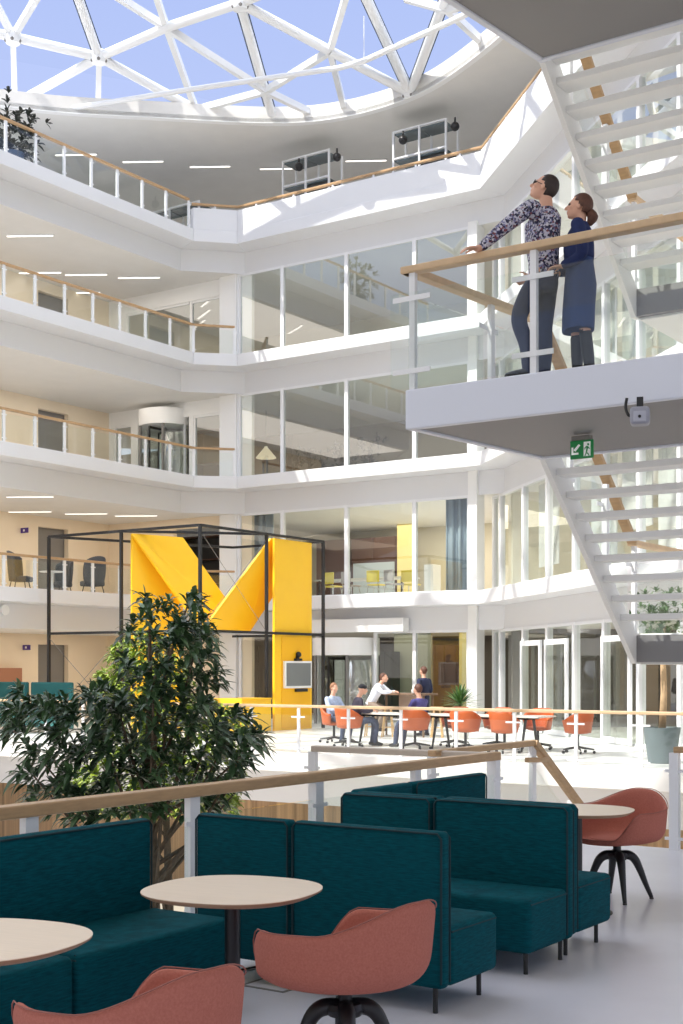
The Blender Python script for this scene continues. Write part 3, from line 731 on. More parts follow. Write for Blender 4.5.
# ================================================================ FAR GROUND FLOOR
ORA = mat('orange_leather', srgb(184, 90, 42), .5, noise=.05, nscale=8)
def office_chair(loc, rz, label, group='orange office chairs', z=0):
    t = thing('office_chair', (loc[0], loc[1], z), label, 'chair', group, rz)
    m = MB(); n = 25; vs = []
    for j in range(6):
        for i in range(n):
            a = -pi*.68+2*pi*.68*i/(n-1); u = j/5; top = .88-.20*min(1, max(0, (abs(a)-.55)/1.3))**1.2
            rr = .235+.06*u; vs.append((rr*sin(a)*1.08, -rr*cos(a), .43+(top-.43)*u))
    m.add(vs, [(j*n+i, j*n+i+1, (j+1)*n+i+1, (j+1)*n+i) for j in range(5) for i in range(n-1)])
    m.build('backrest', ORA, t, smooth=True, solid=.05)
    m = MB(); m.lathe([(.05, .41), (.2, .41), (.25, .44), (.25, .475), (.2, .50), (.03, .50)], seg=20); m.build('seat', ORA, t, smooth=True, auto=50)
    m = MB(); m.lathe([(.13, .40), (.13, .415)], seg=12); m.lathe([(.03, .1), (.03, .40)], seg=10); m.build('gas_lift', BLACK, t)
    for k in range(5):
        a = 2*pi*k/5+.3; d = Vector((cos(a), sin(a), 0)); m = MB(); m.tube([d*.02+Vector((0, 0, .13)), d*.33+Vector((0, 0, .085))], [.028, .018], 6)
        lg = m.build('base_arm', BLACK, t); m = MB(); e_ = d.cross(Vector((0, 0, 1)))
        m.tube([d*.33-e_*.02+Vector((0, 0, .032)), d*.33+e_*.02+Vector((0, 0, .032))], .031, 10); m.build('castor', BLACK, lg)
    return t
def gx(px, y): return PYp(px, 668, y).x
ch0 = office_chair((gx(349, 24.85), 24.85, 0), radians(-12), 'orange office chair holding the man with the dark cap')
def oc(px, y, rz, lab): return dup(ch0, (gx(px, y), y, 0), radians(rz), lab)
oc(415, 24.85, 14, 'orange office chair holding the man in the purple-blue sweater')
oc(465.5, 24.8, 8, 'empty orange office chair before the long table, second from the table head')
oc(504.5, 24.8, -14, 'empty orange office chair before the long table, nearest the table head')
oc(578, 25.5, 70, 'empty orange office chair at the head of the long table, turned sideways')
oc(334, 26.0, -100, 'orange office chair under the man in the checked shirt')
oc(455, 26.3, 178, 'orange office chair beyond the long table, leftmost of the three across')
oc(497, 26.3, 172, 'orange office chair beyond the long table, middle of the three across')
oc(538, 26.3, 185, 'orange office chair beyond the long table, rightmost of the three across')
t = thing('dining_table', (-14.7, 25.55, 0), 'long pale table before the glass facade with orange chairs around', 'table')
xa, xb = gx(352, 25.55), gx(547, 25.55)
m = MB(); m.box((xa, 25.1, .715), (xb, 26.0, .745)); m.build('table_top', mat('table_grey', srgb(214, 208, 198), .4), t, True, bevel=.006)
m = MB(); m.box((xa+.3, 25.3, .67), (xb-.3, 25.8, .714)); m.build('subframe', BLACK, t, True)
for x in (xa+.45, (xa+xb)/2-.1, xb-.4):
    for s in (-1, 1):
        m = MB(); m.tube([(x, 25.55+s*.18, .69), (x, 25.55+s*.38, 0)], [.035, .022], 8); m.build('leg', BLACK, t, True)
# bar table with stools
BARM = mat('bar_wood', srgb(120, 96, 76), .5)
by = 29.4; xa, xb = gx(378, by), gx(432, by)
t = thing('bar_table', ((xa+xb)/2, by, 0), 'tall narrow bar table between the two men before the glass wall', 'table')
m = MB(); m.box((xa, by-.3, 1.06), (xb, by+.3, 1.11)); m.build('table_top', BARM, t, True)
for x in (xa+.12, xb-.12):
    for y in (by-.22, by+.22): m = MB(); m.tube([(x, y, 1.06), (x, y, 0)], .028, 8); m.build('leg', BARM, t, True)
m = MB(); m.box((xa+.65, by-.02, .62), (xb-.25, by+.02, 1.05)); m.build('modesty_panel', mat('taupe', srgb(168, 146, 128), .6), t, True)
WOODS = mat('stool_wood', srgb(206, 170, 120), .5)
def stool(px, y, lab):
    x = gx(px, y); t = thing('bar_stool', (x, y, 0), lab, 'stool', 'wooden bar stools', .4)
    m = MB(); m.lathe([(.03, .72), (.16, .725), (.18, .75), (.16, .775), (.02, .77)], seg=18); m.build('seat', WOODS, t, smooth=True, auto=40)
    for k in range(4):
        a = pi/4+k*pi/2; m = MB(); m.tube([(.1*cos(a), .1*sin(a), .73), (.2*cos(a), .2*sin(a), 0)], .018, 7); m.build('leg', WOODS, t)
    m = MB(); m.tube([(.165*cos(2*pi*i/16), .165*sin(2*pi*i/16), .25) for i in range(17)], .01, 6); m.build('foot_ring', WOODS, t)
stool(371, 28.9, 'wooden bar stool under the man in the white shirt'); stool(388, 28.85, 'empty wooden bar stool right of the man in the white shirt'); stool(437, 29.3, 'wooden bar stool right of the bar table')
for px, lab in ((386, 'white cup on the bar table beside the leaning man'), (413, 'white cup on the bar table beside the standing man')):
    m = MB(); m.lathe([(.03, 0), (.042, .05), (.045, .1), (.04, .1), (.036, .05), (.02, .01)], (gx(px, by-.1), by-.1, 1.11), 14); tag(m.build('cup', WHITE, smooth=True, auto=40), lab, 'cup', 'cups on the bar table')

# revolving doors
def revolving(cx, cy, z0, r, lab, h=2.15, fas=.55):
    t = thing('revolving_door', (cx, cy, z0), lab, 'door')
    n = 36; m = MB(); m.lathe([(r-.02, h), (r+.05, h), (r+.05, h+fas), (r-.02, h+fas)], seg=n); m.build('canopy_ring', WHITE, t, smooth=True, auto=40)
    for s in (0, 1):
        m = MB(); vs = []
        for i in range(13):
            a = -pi*.30+pi*.60*i/12+s*pi; vs += [(r*cos(a), r*sin(a), .06), (r*cos(a), r*sin(a), h)]
        m.add(vs, [(2*i, 2*i+2, 2*i+3, 2*i+1) for i in range(12)]); m.build('curved_pane', GLASS, t, smooth=True, solid=.014)
        for a in (-pi*.3, pi*.3, 0):
            m = MB(); aa = a+s*pi; m.box((r*cos(aa)-.035, r*sin(aa)-.035, 0), (r*cos(aa)+.035, r*sin(aa)+.035, h)); m.build('upright', GREYP if a else STEEL, t)
    for k in range(3):
        a = .5+k*2*pi/3; d = Vector((cos(a), sin(a), 0)); m = MB(); q = d*(r-.08)
        m.bar(q+Vector((0, 0, .05)), q+Vector((0, 0, h-.05)), .05, .05); m.bar(Vector((0, 0, .1)), q+Vector((0, 0, .1)), .04, .08); m.bar(Vector((0, 0, h-.1)), q+Vector((0, 0, h-.1)), .04, .08); wf = m.build('wing_frame', BLACK, t)
        m = MB(); m.bar(d*.03+Vector((0, 0, h/2)), q+Vector((0, 0, h/2)), .012, h-.3); m.build('wing_pane', GLASS, wf)
    m = MB(); m.lathe([(.04, .02), (.04, h)], seg=10); m.build('centre_post', BLACK, t)
    return t
revolving(gx(346, WY+.1), WY+.1, 0, 1.02, 'white-topped revolving door in the middle of the ground floor glass wall')
revolving(exw(163.5), YE+.1, 8.0, .88, 'revolving door at the end of the left gallery, second level up')
# white canopy panel over the entrance
a, b = PYp(311, 627, WY-.45), PYp(404, 627, WY-.45)
m = MB(); m.box((a.x, WY-.5, 2.86), (b.x, WY-.16, 3.28)); tag(m.build('door_canopy', WHITE, bevel=.01), 'long white box canopy above the revolving door of the ground floor', 'canopy')

# dark fittings behind the ground floor glass
def block(nm, px0, px1, y, z0, z1, dep, mt, lab, cat, bevel=.01, group=None):
    x0, x1 = gx(px0, y), gx(px1, y); m = MB(); m.box((x0, y, z0), (x1, y+dep, z1)); return tag(m.build(nm, mt, bevel=bevel), lab, cat, group)
def cabinet(px0, px1, y, z0, z1, dep, mt, lab, cat='cabinet', rows=3, cols=2, front=None):
    x0, x1 = gx(px0, y), gx(px1, y); t = thing('cabinet', ((x0+x1)/2, y, z0), lab, cat)
    m = MB(); m.box((x0, y+.03, z0), (x1, y+dep, z1)); m.build('carcass', mt, t, True)
    for i in range(rows):
        for j in range(cols):
            w, h = (x1-x0)/cols, (z1-z0)/rows; m = MB(); m.box((x0+w*j+.02, y, z0+h*i+.02), (x0+w*(j+1)-.02, y+.03, z0+h*(i+1)-.02)); m.build('door', front or mt, t, True, bevel=.006)
    return t
BRN = mat('brown_panel', srgb(98, 70, 58), .35)
cabinet(242, 276, 37.0, 0, 2.55, .5, DARK, 'dark cabinet wall behind the glass left of the yellow letter, ground floor', rows=4, cols=4)
cabinet(378, 392, 38.0, 0, 2.3, .5, DARK, 'black tall cabinet behind the glass between the men, ground floor', rows=2, cols=2)
cabinet(433, 456, 38.0, 0, 2.5, .5, BRN, 'brown cupboard wall behind the glass right of the standing man', rows=2, cols=2, front=BRN)
block('ochre_screen', 459, 466, 37.6, 0, 2.9, .4, YELW, 'narrow ochre panel behind the glass, right of the brown cupboard', 'panel')
block('grey_partition', 394, 431, 38.6, 0, 2.9, .1, mat('sage', srgb(176, 178, 160), .6), 'sage grey partition behind the two men, ground floor', 'panel')
# open shelf wall at the end of the left gallery, first level
def shelf(px0, px1, y, z0, z1, lab, n=4):
    x0, x1 = gx(px0, y), gx(px1, y); t = thing('shelf_unit', ((x0+x1)/2, y, z0), lab, 'shelf')
    m = MB(); m.box((x0, y+.45, z0), (x1, y+.5, z1)); m.box((x0, y, z0), (x0+.05, y+.45, z1)); m.box((x1-.05, y, z0), (x1, y+.45, z1)); m.build('carcass', DARK, t, True)
    for i in range(n): z = z0+(z1-z0)*i/(n-1); m = MB(); m.box((x0+.05, y, max(z0, z-.04)), (x1-.05, y+.44, max(z0+.04, z))); m.build('shelf_board', BRN, t, True)
shelf(176, 220, 37.2, 4, 6.5, 'dark open shelf wall at the end of the left gallery, first level')
shelf(194, 221, 37.6, 8, 10.4, 'dark shelf wall behind the end glazing beside the revolving door, second level', 5)

# first-level meeting room: panels, chairs, table, curtains
cabinet(316, 349, 41.5, 4.0, 6.55, .3, BRN, 'brown glossy screen wall left part, meeting room on the first level', 'panel', 1, 1)
cabinet(351, 396, 41.5, 4.0, 6.55, .3, BRN, 'brown glossy screen wall right part with a white board below, first level', 'panel', 1, 2)
block('white_board', 353, 394, 41.3, 4.0, 5.6, .05, mat('board_grey', srgb(188, 200, 206), .4), 'pale grey board standing under the brown screen wall, first level', 'board')
block('yellow_screen', 397, 416, 41.0, 4.0, 6.9, .1, YELW, 'pale yellow wall panel right of the brown screens, first level', 'panel')
block('white_lectern', 424, 433, 37.0, 4.0, 5.05, .5, WHITE, 'white box stand near the right curtain, first level', 'stand')
GREYC = mat('chair_grey', srgb(168, 162, 160), .6); YELC = mat('chair_yellow', srgb(226, 206, 84), .55)
def side_chair(px, y, z, mt, lab, group):
    t = thing('side_chair', (gx(px, y), y, z), lab, 'chair', group, radians(random.uniform(-20, 20)))
    m = MB(); cushion(m, (-.23, -.2, .42), (.23, .24, .47), .02); m.build('seat', mt, t, smooth=True, auto=40)
    m = MB(); cushion(m, (-.23, -.25, .52), (.23, -.2, .90), .022); m.build('backrest', mt, t, smooth=True, auto=40)
    for sx_ in (-1, 1):
        for sy in (-1, 1): m = MB(); m.tube([(sx_*.18, sy*.18, .43), (sx_*.23, sy*.25, 0)], .014, 6); m.build('leg', CHROME, t)
        m = MB(); m.tube([(sx_*.17, -.2, .45), (sx_*.17, -.24, .56)], .012, 6); m.build('back_bracket', CHROME, t)
    return t
for px, mt, lab in ((333, YELC, 'yellow chair in the first-level meeting room, left of the grey chair pair'), (351, GREYC, 'grey chair in the first-level meeting room between the yellow chairs'), (376, YELC, 'yellow chair in the first-level meeting room just left of the mid window bar'), (394, GREYC, 'grey chair in the first-level meeting room, right of both yellow chairs'), (411, YELC, 'yellow chair half hidden at the right end of the meeting table, first level')):
    side_chair(px, 36.7 if px != 411 else 37.2, 4, mt, lab, 'meeting room chairs')
y = 37.9; t = thing('meeting_table', (gx(365, y), y, 4), 'long dark-edged meeting table behind the yellow and grey chairs', 'table')
m = MB(); m.box((gx(322, y), y-.5, 4.71), (gx(412, y), y+.5, 4.75)); m.build('table_top', mat('white_top', srgb(215, 215, 210), .4), t, True)
for px in (326, 408):
    for dy in (-.4, .4): m = MB(); m.tube([(gx(px, y), y+dy, 4.71), (gx(px, y), y+dy, 4)], .03, 8); m.build('leg', BLACK, t, True)
CURT = mat('curtain_grey', srgb(150, 164, 176), .8, noise=.06, nscale=3)
def curtain(px0, px1, y, z0, z1, lab, mt=CURT):
    x0, x1 = gx(px0, y), gx(px1, y); m = MB(); n = 60; vs = []
    for i in range(n+1):
        x = x0+(x1-x0)*i/n; yy = y+.07*sin(i/n*(x1-x0)*22)+.02*sin(i*.9); vs += [(x, yy, z0), (x+.01*sin(i), yy, z1)]
    m.add(vs, [(2*i, 2*i+2, 2*i+3, 2*i+1) for i in range(n)]); o = m.build('curtain', mt, smooth=True, solid=.02); return tag(o, lab, 'curtain', 'grey curtains')
curtain(249, 273, WY+.35, 4.03, 6.88, 'grey-blue curtain at the left of the first-level window, behind the letter'); curtain(446, 469, WY+.35, 4.03, 6.88, 'grey-blue curtain at the right end of the first-level window')
# second level: pendant, drums; third level: white drum
t = thing('pendant_lamp', (gx(266, 38), 38, 9.2), 'small white cone pendant lamp behind the second-level window', 'lamp')
m = MB(); m.lathe([(.05, .42), (.08, .36), (.36, .03), (.36, 0), (.33, 0), (.05, .33)], seg=20); m.build('lamp_shade', mat('lamp_white', (.85, .8, .7, 1), .5, emit=(1, .85, .6, 1), estr=.5), t, smooth=True, auto=40)
m = MB(); m.tube([(0, 0, .4), (0, 0, 1.68)], .012, 5); m.build('cord', BLACK, t)
m = MB(); m.lathe([(.62, 0), (.62, .9), (.58, .94), (.05, .95)], (gx(288, 38.2), 38.2, 12), 28); tag(m.build('round_planter', WHITE, smooth=True, auto=40), 'white round drum standing behind the third-level window', 'planter')
m = MB(); tag(m.box((gx(243, 39.5), 39.5, 8), (gx(287, 39.5), 39.8, 10.3)).build('dark_partition', DARK), 'dark partition behind the leftmost second-level window', 'partition')
# gallery chairs: dark wing chairs and a white table on the first level, left
WING = mat('wing_fabric', srgb(84, 86, 90), .85)
def wing_chair(p, rz, lab):
    t = thing('wing_chair', (p.x, p.y, 4), lab, 'armchair', 'dark wing chairs', rz)
    m = MB(); vs = []; n = 17
    for j in range(7):
        for i in range(n):
            a = -pi*.5+pi*i/(n-1); u = j/6; w = .30+.08*sin(u*pi*.8); top = 1.22-.2*(abs(a)/(pi/2))**2
            vs.append((w*sin(a), -.30*cos(a)-.06*u, .32+(top-.32)*u))
    m.add(vs, [(j*n+i, j*n+i+1, (j+1)*n+i+1, (j+1)*n+i) for j in range(6) for i in range(n-1)]); m.build('wing_back', WING, t, smooth=True, solid=.05)
    m = MB(); cushion(m, (-.29, -.25, .30), (.29, .32, .46), .05); m.build('seat', WING, t, smooth=True, auto=40)
    for sx_ in (-1, 1):
        for sy in (-1, 1): m = MB(); m.tube([(sx_*.2, sy*.2, .31), (sx_*.26, sy*.26, 0)], .015, 6); m.build('leg', BLACK, t)
def gal(px, x): return PXp(px, 668, x)
wing_chair(gal(20, -30.2), radians(-60), 'dark grey wing chair behind the first-level gallery glass, leftmost'); wing_chair(gal(61, -31.2), radians(170), 'dark grey wing chair before the grey door of the first-level gallery'); wing_chair(gal(93, -30.0), radians(80), 'dark grey wing chair on the first-level gallery nearest the black frame')
p = gal(52, -30.3); t = thing('side_table', (p.x, p.y, 4), 'white pedestal table between the dark wing chairs', 'table')
m = MB(); m.lathe([(.03, .66), (.38, .67), (.38, .69), (.03, .695)], seg=24); m.build('table_top', WHITE, t); m = MB(); m.lathe([(.28, 0), (.26, .02), (.05, .08), (.04, .3), (.06, .66)], seg=20); m.build('pedestal', WHITE, t, smooth=True)
# teal booth sofas on the ground floor, far left
def booth(px0, px1, y, lab):
    x0, x1 = gx(px0, y), gx(px1, y); t = thing('booth_sofa', ((x0+x1)/2, y, 0), lab, 'sofa', 'teal booth sofas')
    m = MB(); cushion(m, (x0, y+.7, .1), (x1, y+.82, 1.36), .04); m.build('backrest', mat('booth_teal', srgb(30, 96, 96), .8), t, True)
    m = MB(); cushion(m, (x0, y, .15), (x1, y+.7, .48), .05); m.build('seat', mat('booth_teal2', srgb(34, 112, 110), .8), t, True)
    for x in (x0+.1, x1-.1): m = MB(); m.tube([(x, y+.1, 0), (x, y+.1, .16)], .02, 7); m.build('leg', BLACK, t, True)
booth(-36, 7, 25.3, 'teal high-backed booth sofa at the left photo edge, far ground floor'); booth(11, 52, 25.3, 'teal high-backed booth sofa between the photo edge and the tree, far ground floor')
p = gal(2, -34.0); m = MB(); m.box((-34.09, p.y-.4, 0), (-33.7, p.y+.6, 1.75)); tag(m.build('locker', mat('locker_brown', srgb(160, 110, 84), .6), bevel=.01), 'brown locker block against the beige wall at the left photo edge', 'locker')
# small fittings
PUR = mat('sign_purple', srgb(76, 52, 140), .5)
for z, px, lab in ((6.25, 25, 'small purple sign sticking out of the beige wall, first level'), (2.35, 27, 'small purple sign sticking out of the beige wall, ground floor')):
    p = gal(px, XB+.2); t = thing('wall_sign', (XB, p.y, z), lab, 'sign'); m = MB(); m.box((0, -.01, 0), (.36, .01, .17)); m.build('sign_plate', PUR, t); m = MB(); m.box((.12, -.014, .05), (.2, .014, .12)); m.build('symbol', WHITE, t)
for (px, py, d_, lab) in ((4, 610, .86, 'round white detector on the white beam, left edge, above the ground floor'),):
    p = PXp(px, py, -28.5-d_+.04); m = MB(); m.tube([p, p+Vector((.06, 0, 0))], .15, 18); tag(m.build('smoke_detector', WHITE), lab, 'detector')
# ceiling light strips
for (px, py, z, nm) in ((143, 161, 19.29, 'roof'), (210, 166, 19.29, 'roof'), (76, 154, 19.29, 'roof'), (366, 160, 19.29, 'roof'), (280, 168, 19.29, 'roof'), (30, 235, 14.9, 'third-level'), (86, 274, 14.9, 'third-level'), (40, 272, 14.9, 'third-level'), (139, 277, 14.9, 'third-level'),
                        (30, 496, 6.9, 'first-level'), (86, 513, 6.9, 'first-level'), (30, 511, 6.9, 'first-level'), (136, 515, 6.9, 'first-level'), (80, 292, 14.9, 'third-level')):
    p = PZ(px, py, z); t = thing('ceiling_strip_light', (p.x, p.y, z-.04), 'slim white strip light in the %s ceiling' % nm, 'light', 'strip lights %s' % nm, YAW-.05)
    if nm == 'roof': t['label'] = 'slim white strip light in the grey ceiling around the glass roof'
    w = .72; m = MB(); m.box((-w, -.05, .008), (w, .05, .04)); m.build('housing', STEEL, t); m = MB(); m.box((-w+.02, -.042, 0), (w-.02, .042, .008)); m.build('diffuser', STRIP, t)
for zc, pts_ in ((10.9, ((235, 333), (290, 322), (425, 335), (470, 346))),):
    for i, (a_, b_) in enumerate(((262, 437), (262, 462), (322, 431), (385, 436))):
        p = PZ(a_, b_-(0), 10.88)
        if 36 < p.y < 42:
            t = thing('ceiling_strip_light', (p.x, p.y, 10.86), 'slim strip light in the room ceiling behind the second-level windows', 'light', 'strip lights second-level room', 0)
            m = MB(); m.box((-.9, -.05, .008), (.9, .05, .04)); m.build('housing', STEEL, t); m = MB(); m.box((-.88, -.042, 0), (.88, .042, .008)); m.build('diffuser', STRIP, t)
# display racks on the roof gallery
RACKG = mat('rack_glass', srgb(96, 108, 112), .2)
def rack(pxa, pxb, ya, lab, h=2.75):
    y = 36.2; xa_, xb_ = gx(pxa, y), gx(pxb, y); L = xb_-xa_; t = thing('display_rack', (xa_, y, 16), lab, 'rack', 'display racks')
    for x in (0, L/2, L):
        for yy in (0, .75): m = MB(); m.box((x-.03, yy-.03, 0), (x+.03, yy+.03, h)); m.build('upright', STEEL, t)
    for z in (h, h-.85):
        for yy in (0, .75): m = MB(); m.box((0, yy-.025, z-.05), (L, yy+.025, z)); m.build('rail_bar', STEEL, t)
        m = MB(); m.box((.03, .03, z-.12), (L/2-.03, .72, z-.07)); m.box((L/2+.03, .03, z-.12), (L-.03, .72, z-.07)); m.build('shelf_panel', RACKG, t)
    m = MB(); m.box((L*.45, .1, .3), (L-.08, .65, h-.98)); m.build('stored_case', DARK, t)
    return t
def lamp_ball(p, lab):
    m = MB(); m.ball(p, .14, 12, 8); m.tube([p+Vector((0, 0, .1)), p+Vector((0, 0, .28))], .03, 6); tag(m.build('spotlight', BLACK, smooth=True), lab, 'spotlight', 'black rack spotlights')
rack(283, 329, 0, 'white display rack on the roof gallery, further from the angled wall'); rack(393.5, 446, 0, 'white display rack on the roof gallery, nearer the angled wall')
rack(141, 199, 0, 'low display rack in the corner of the roof gallery behind the left railing', 2.15)
for px, w in ((299, 'left corner of the farther rack'), (337, 'right corner of the farther rack'), (403, 'left corner of the nearer rack'), (455, 'right corner of the nearer rack')):
    p = Vector((gx(px, 35.95), 35.95, 18.3)); lamp_ball(p, 'black ball spotlight at the %s' % w)
# blinds behind the angled right facade
BLIND = mat('blind_fabric', srgb(222, 222, 220), .8, noise=.03, nscale=2)
k = 0
for n in (1, 2, 3):
    for ca, cb, nm in ((526, 548, 'a'), (577, 605, 'b'), (607, 640, 'c'), (642, 681, 'd'), (684, 728, 'e')):
        tt = rt(ca)+.1; w = rt(cb)-tt-.1
        p, q = rp(tt)+Vector((.707, .707))*.35, rp(tt+w)+Vector((.707, .707))*.35
        drop = 2.75 if nm in 'bd' else 1.9+.4*((n+k) % 3); z1 = 4*n+2.85
        m = MB(); m.bar((p.x, p.y, z1-drop/2), (q.x, q.y, z1-drop/2), .02, drop)
        tag(m.build('roller_blind', BLIND), 'pale roller blind behind the angled glass wall, level %s, blind column %s from the corner' % (['', 'one', 'two', 'three'][n], {'a': 'first', 'b': 'second', 'c': 'third', 'd': 'fourth', 'e': 'fifth'}[nm]), 'blind', 'roller blinds'); k += 1
# ================================================================ PLANTS
def leafmat(name, c1, c2, scale=2.5, rough=.38):
    m = bpy.data.materials.new(name); m.use_nodes = True; nt = m.node_tree; b = nt.nodes['Principled BSDF']; b.inputs['Roughness'].default_value = rough
    tc = nt.nodes.new('ShaderNodeTexCoord'); n = nt.nodes.new('ShaderNodeTexNoise'); n.inputs['Scale'].default_value = scale; n.inputs['Detail'].default_value = 2
    g = nt.nodes.new('ShaderNodeNewGeometry'); ad = nt.nodes.new('ShaderNodeMath'); ad.operation = 'MULTIPLY_ADD'; ad.inputs[1].default_value = .55
    mu = nt.nodes.new('ShaderNodeMath'); mu.operation = 'MULTIPLY'; mu.inputs[1].default_value = .5
    r = nt.nodes.new('ShaderNodeValToRGB'); r.color_ramp.elements[0].color = c1; r.color_ramp.elements[1].color = c2; r.color_ramp.elements[0].position = .2; r.color_ramp.elements[1].position = .85
    nt.links.new(tc.outputs['Object'], n.inputs['Vector']); nt.links.new(g.outputs['Random Per Island'], ad.inputs[0]); nt.links.new(n.outputs[0], mu.inputs[0]); nt.links.new(mu.outputs[0], ad.inputs[2]); nt.links.new(ad.outputs[0], r.inputs[0]); nt.links.new(r.outputs[0], b.inputs['Base Color'])
    b.inputs['Subsurface Weight'].default_value = 0
    return m
LEAFD = leafmat('leaf_dark', (.014, .040, .018, 1), (.075, .15, .055, 1))
LEAFL = leafmat('leaf_lime', (.12, .20, .015, 1), (.36, .46, .06, 1), 3)
LEAFM = leafmat('leaf_mid', (.03, .09, .02, 1), (.12, .24, .06, 1), 3)
LEAFP = leafmat('leaf_purple', (.012, .018, .016, 1), (.05, .055, .045, 1), 3)
BARK = mat('bark', (.12, .085, .055, 1), .8, noise=.3, nscale=14)
SOIL = mat('soil', (.05, .035, .025, 1), .9)
rnd = random.Random(11)
def leaf(m, p, d, L, w, up=Vector((0, 0, 1)), droop=.25):
    """pointed, folded, drooping leaf"""
    d = d.normalized(); s = d.cross(up)
    if s.length < .05: s = Vector((1, 0, 0))
    s.normalize(); n = s.cross(d).normalized(); vs = []
    prof = [(0, .12), (.28, .85), (.58, 1.0), (.84, .55), (1, .02)]
    for t, k in prof:
        c = p+d*(L*t)-Vector((0, 0, 1))*(droop*L*t*t)
        vs += [c-s*(w*k/2)+n*(w*k*.16), c-n*0, c+s*(w*k/2)+n*(w*k*.16)]
    fs = []
    for i in range(4):
        a = i*3; fs += [(a, a+1, a+4, a+3), (a+1, a+2, a+5, a+4)]
    m.add(vs, fs)
def rosette(m, p, axis, n, L, w, spread=1.0, droop=.25):
    axis = axis.normalized(); a0 = rnd.uniform(0, 6.28)
    u = axis.cross(Vector((0, 0, 1))); u = u.normalized() if u.length > .05 else Vector((1, 0, 0)); v = axis.cross(u)
    for i in range(n):
        a = a0+i*2.4; k = spread*(.55+.6*i/n)
        d = axis*(1.05-.5*i/n)+(u*cos(a)+v*sin(a))*k
        leaf(m, p-axis*(.05*i/n*L/.17), d, L*rnd.uniform(.75, 1.15), w*rnd.uniform(.85, 1.15), droop=droop*rnd.uniform(.4, 1.6))
def inpoly(x, y, P):
    c = False; j = len(P)-1
    for i in range(len(P)):
        if (P[i][1] > y) != (P[j][1] > y) and x < (P[j][0]-P[i][0])*(y-P[i][1])/(P[j][1]-P[i][1])+P[i][0]: c = not c
        j = i
    return c
def tree(name, base, outline, Y, dep, nros, L, w, mt, label, nbr=16, nl=8, tr=.09, sparse=None):
    """crown filled from an outline seen from the lounge, given real depth around distance Y"""
    t = thing(name, base, label, 'tree')
    xs = [p[0] for p in outline]; ys = [p[1] for p in outline]; pts = []
    while len(pts) < nros:
        x, y = rnd.uniform(min(xs), max(xs)), rnd.uniform(min(ys), max(ys))
        if not inpoly(x, y, outline): continue
        pts.append(PD(x, y, Y+rnd.uniform(-dep, dep)))
    cen = Vector((base[0], base[1], 0)); m = MB()
    for p in pts:
        c = Vector((base[0], base[1], p.z-.7)); ax = (p-c); ax.z = abs(ax.z)*.6+.25
        rosette(m, p, ax+Vector((rnd.uniform(-.3, .3), rnd.uniform(-.3, .3), rnd.uniform(-.1, .4))), nl, L, w, 1.15, .45)
    m.build('foliage', mt, t, True)
    top = max(p.z for p in pts); m = MB()
    m.tube([Vector(base), Vector(base)+Vector((.05, .04, (top-base[2])*.4)), Vector(base)+Vector((-.03, .02, (top-base[2])*.75)), Vector((base[0], base[1], top-.25))], [tr, tr*.8, tr*.5, tr*.15], 8); tk = m.build('trunk', BARK, t, True, smooth=True)
    for i in range(nbr):
        p = pts[i*len(pts)//nbr]; z0 = max(base[2]+.6, p.z-rnd.uniform(.7, 1.5)); a = Vector((base[0], base[1], z0)); mid = (a+p)/2+Vector((0, 0, -.12))
        m = MB(); m.tube([a, mid, p], [tr*.3, tr*.2, tr*.09], 6); m.build('branch', BARK, tk, False, smooth=True)
        for o in (bpy.data.objects[-1:] if False else []): pass
    return t
# branches are built in world space: give them their parent's offset
_b = MB.build
def build_branch_fix():
    for o in bpy.data.objects:
        if o.name.split('.')[0] == 'branch' and o.parent is not None:
            off = o.parent.parent.location
            for v in o.data.vertices: v.co -= off
out_big = [(148, 578), (158, 598), (176, 600), (206, 592), (204, 610), (212, 640), (222, 668), (236, 690), (250, 712), (263, 735), (262, 748), (250, 765), (240, 790), (232, 812), (60, 822), (30, 806), (14, 782), (28, 755), (2, 735), (3, 705), (18, 684), (50, 700), (84, 690), (112, 680), (128, 650), (124, 632), (140, 612)]
b = PD(150, 700, 13.6)
tree('broadleaf_tree', (b.x, b.y, -4.0), out_big, 13.6, .8, 470, .20, .058, LEAFD, 'tall dark-leaved indoor tree rising behind the lounge railing', 22, 9)
out_l = [(96, 690), (100, 664), (116, 644), (140, 628), (165, 640), (200, 690), (246, 720), (244, 760), (236, 812), (90, 818), (70, 780), (100, 740)]
b = PD(165, 720, 16.5)
tree('lime_tree', (b.x, b.y, -4.0), out_l, 16.5, .8, 900, .11, .055, LEAFL, 'yellow-green small-leaved tree standing behind the dark-leaved tree', 12, 9, .07)
def pot(par, r0, r1, h, mt):
    m = MB(); m.lathe([(r0*.95, 0), (r0, .01), (r1, h-.02), (r1, h), (r1-.03, h), (r1-.05, h-.06), (.02, h-.06)], seg=28); m.build('pot', mt, par, smooth=True, auto=40)
    m = MB(); m.lathe([(.02, h-.07), (r1-.04, h-.065), (r1-.04, h-.055), (.02, h-.05)], seg=20); m.build('soil', SOIL, par)
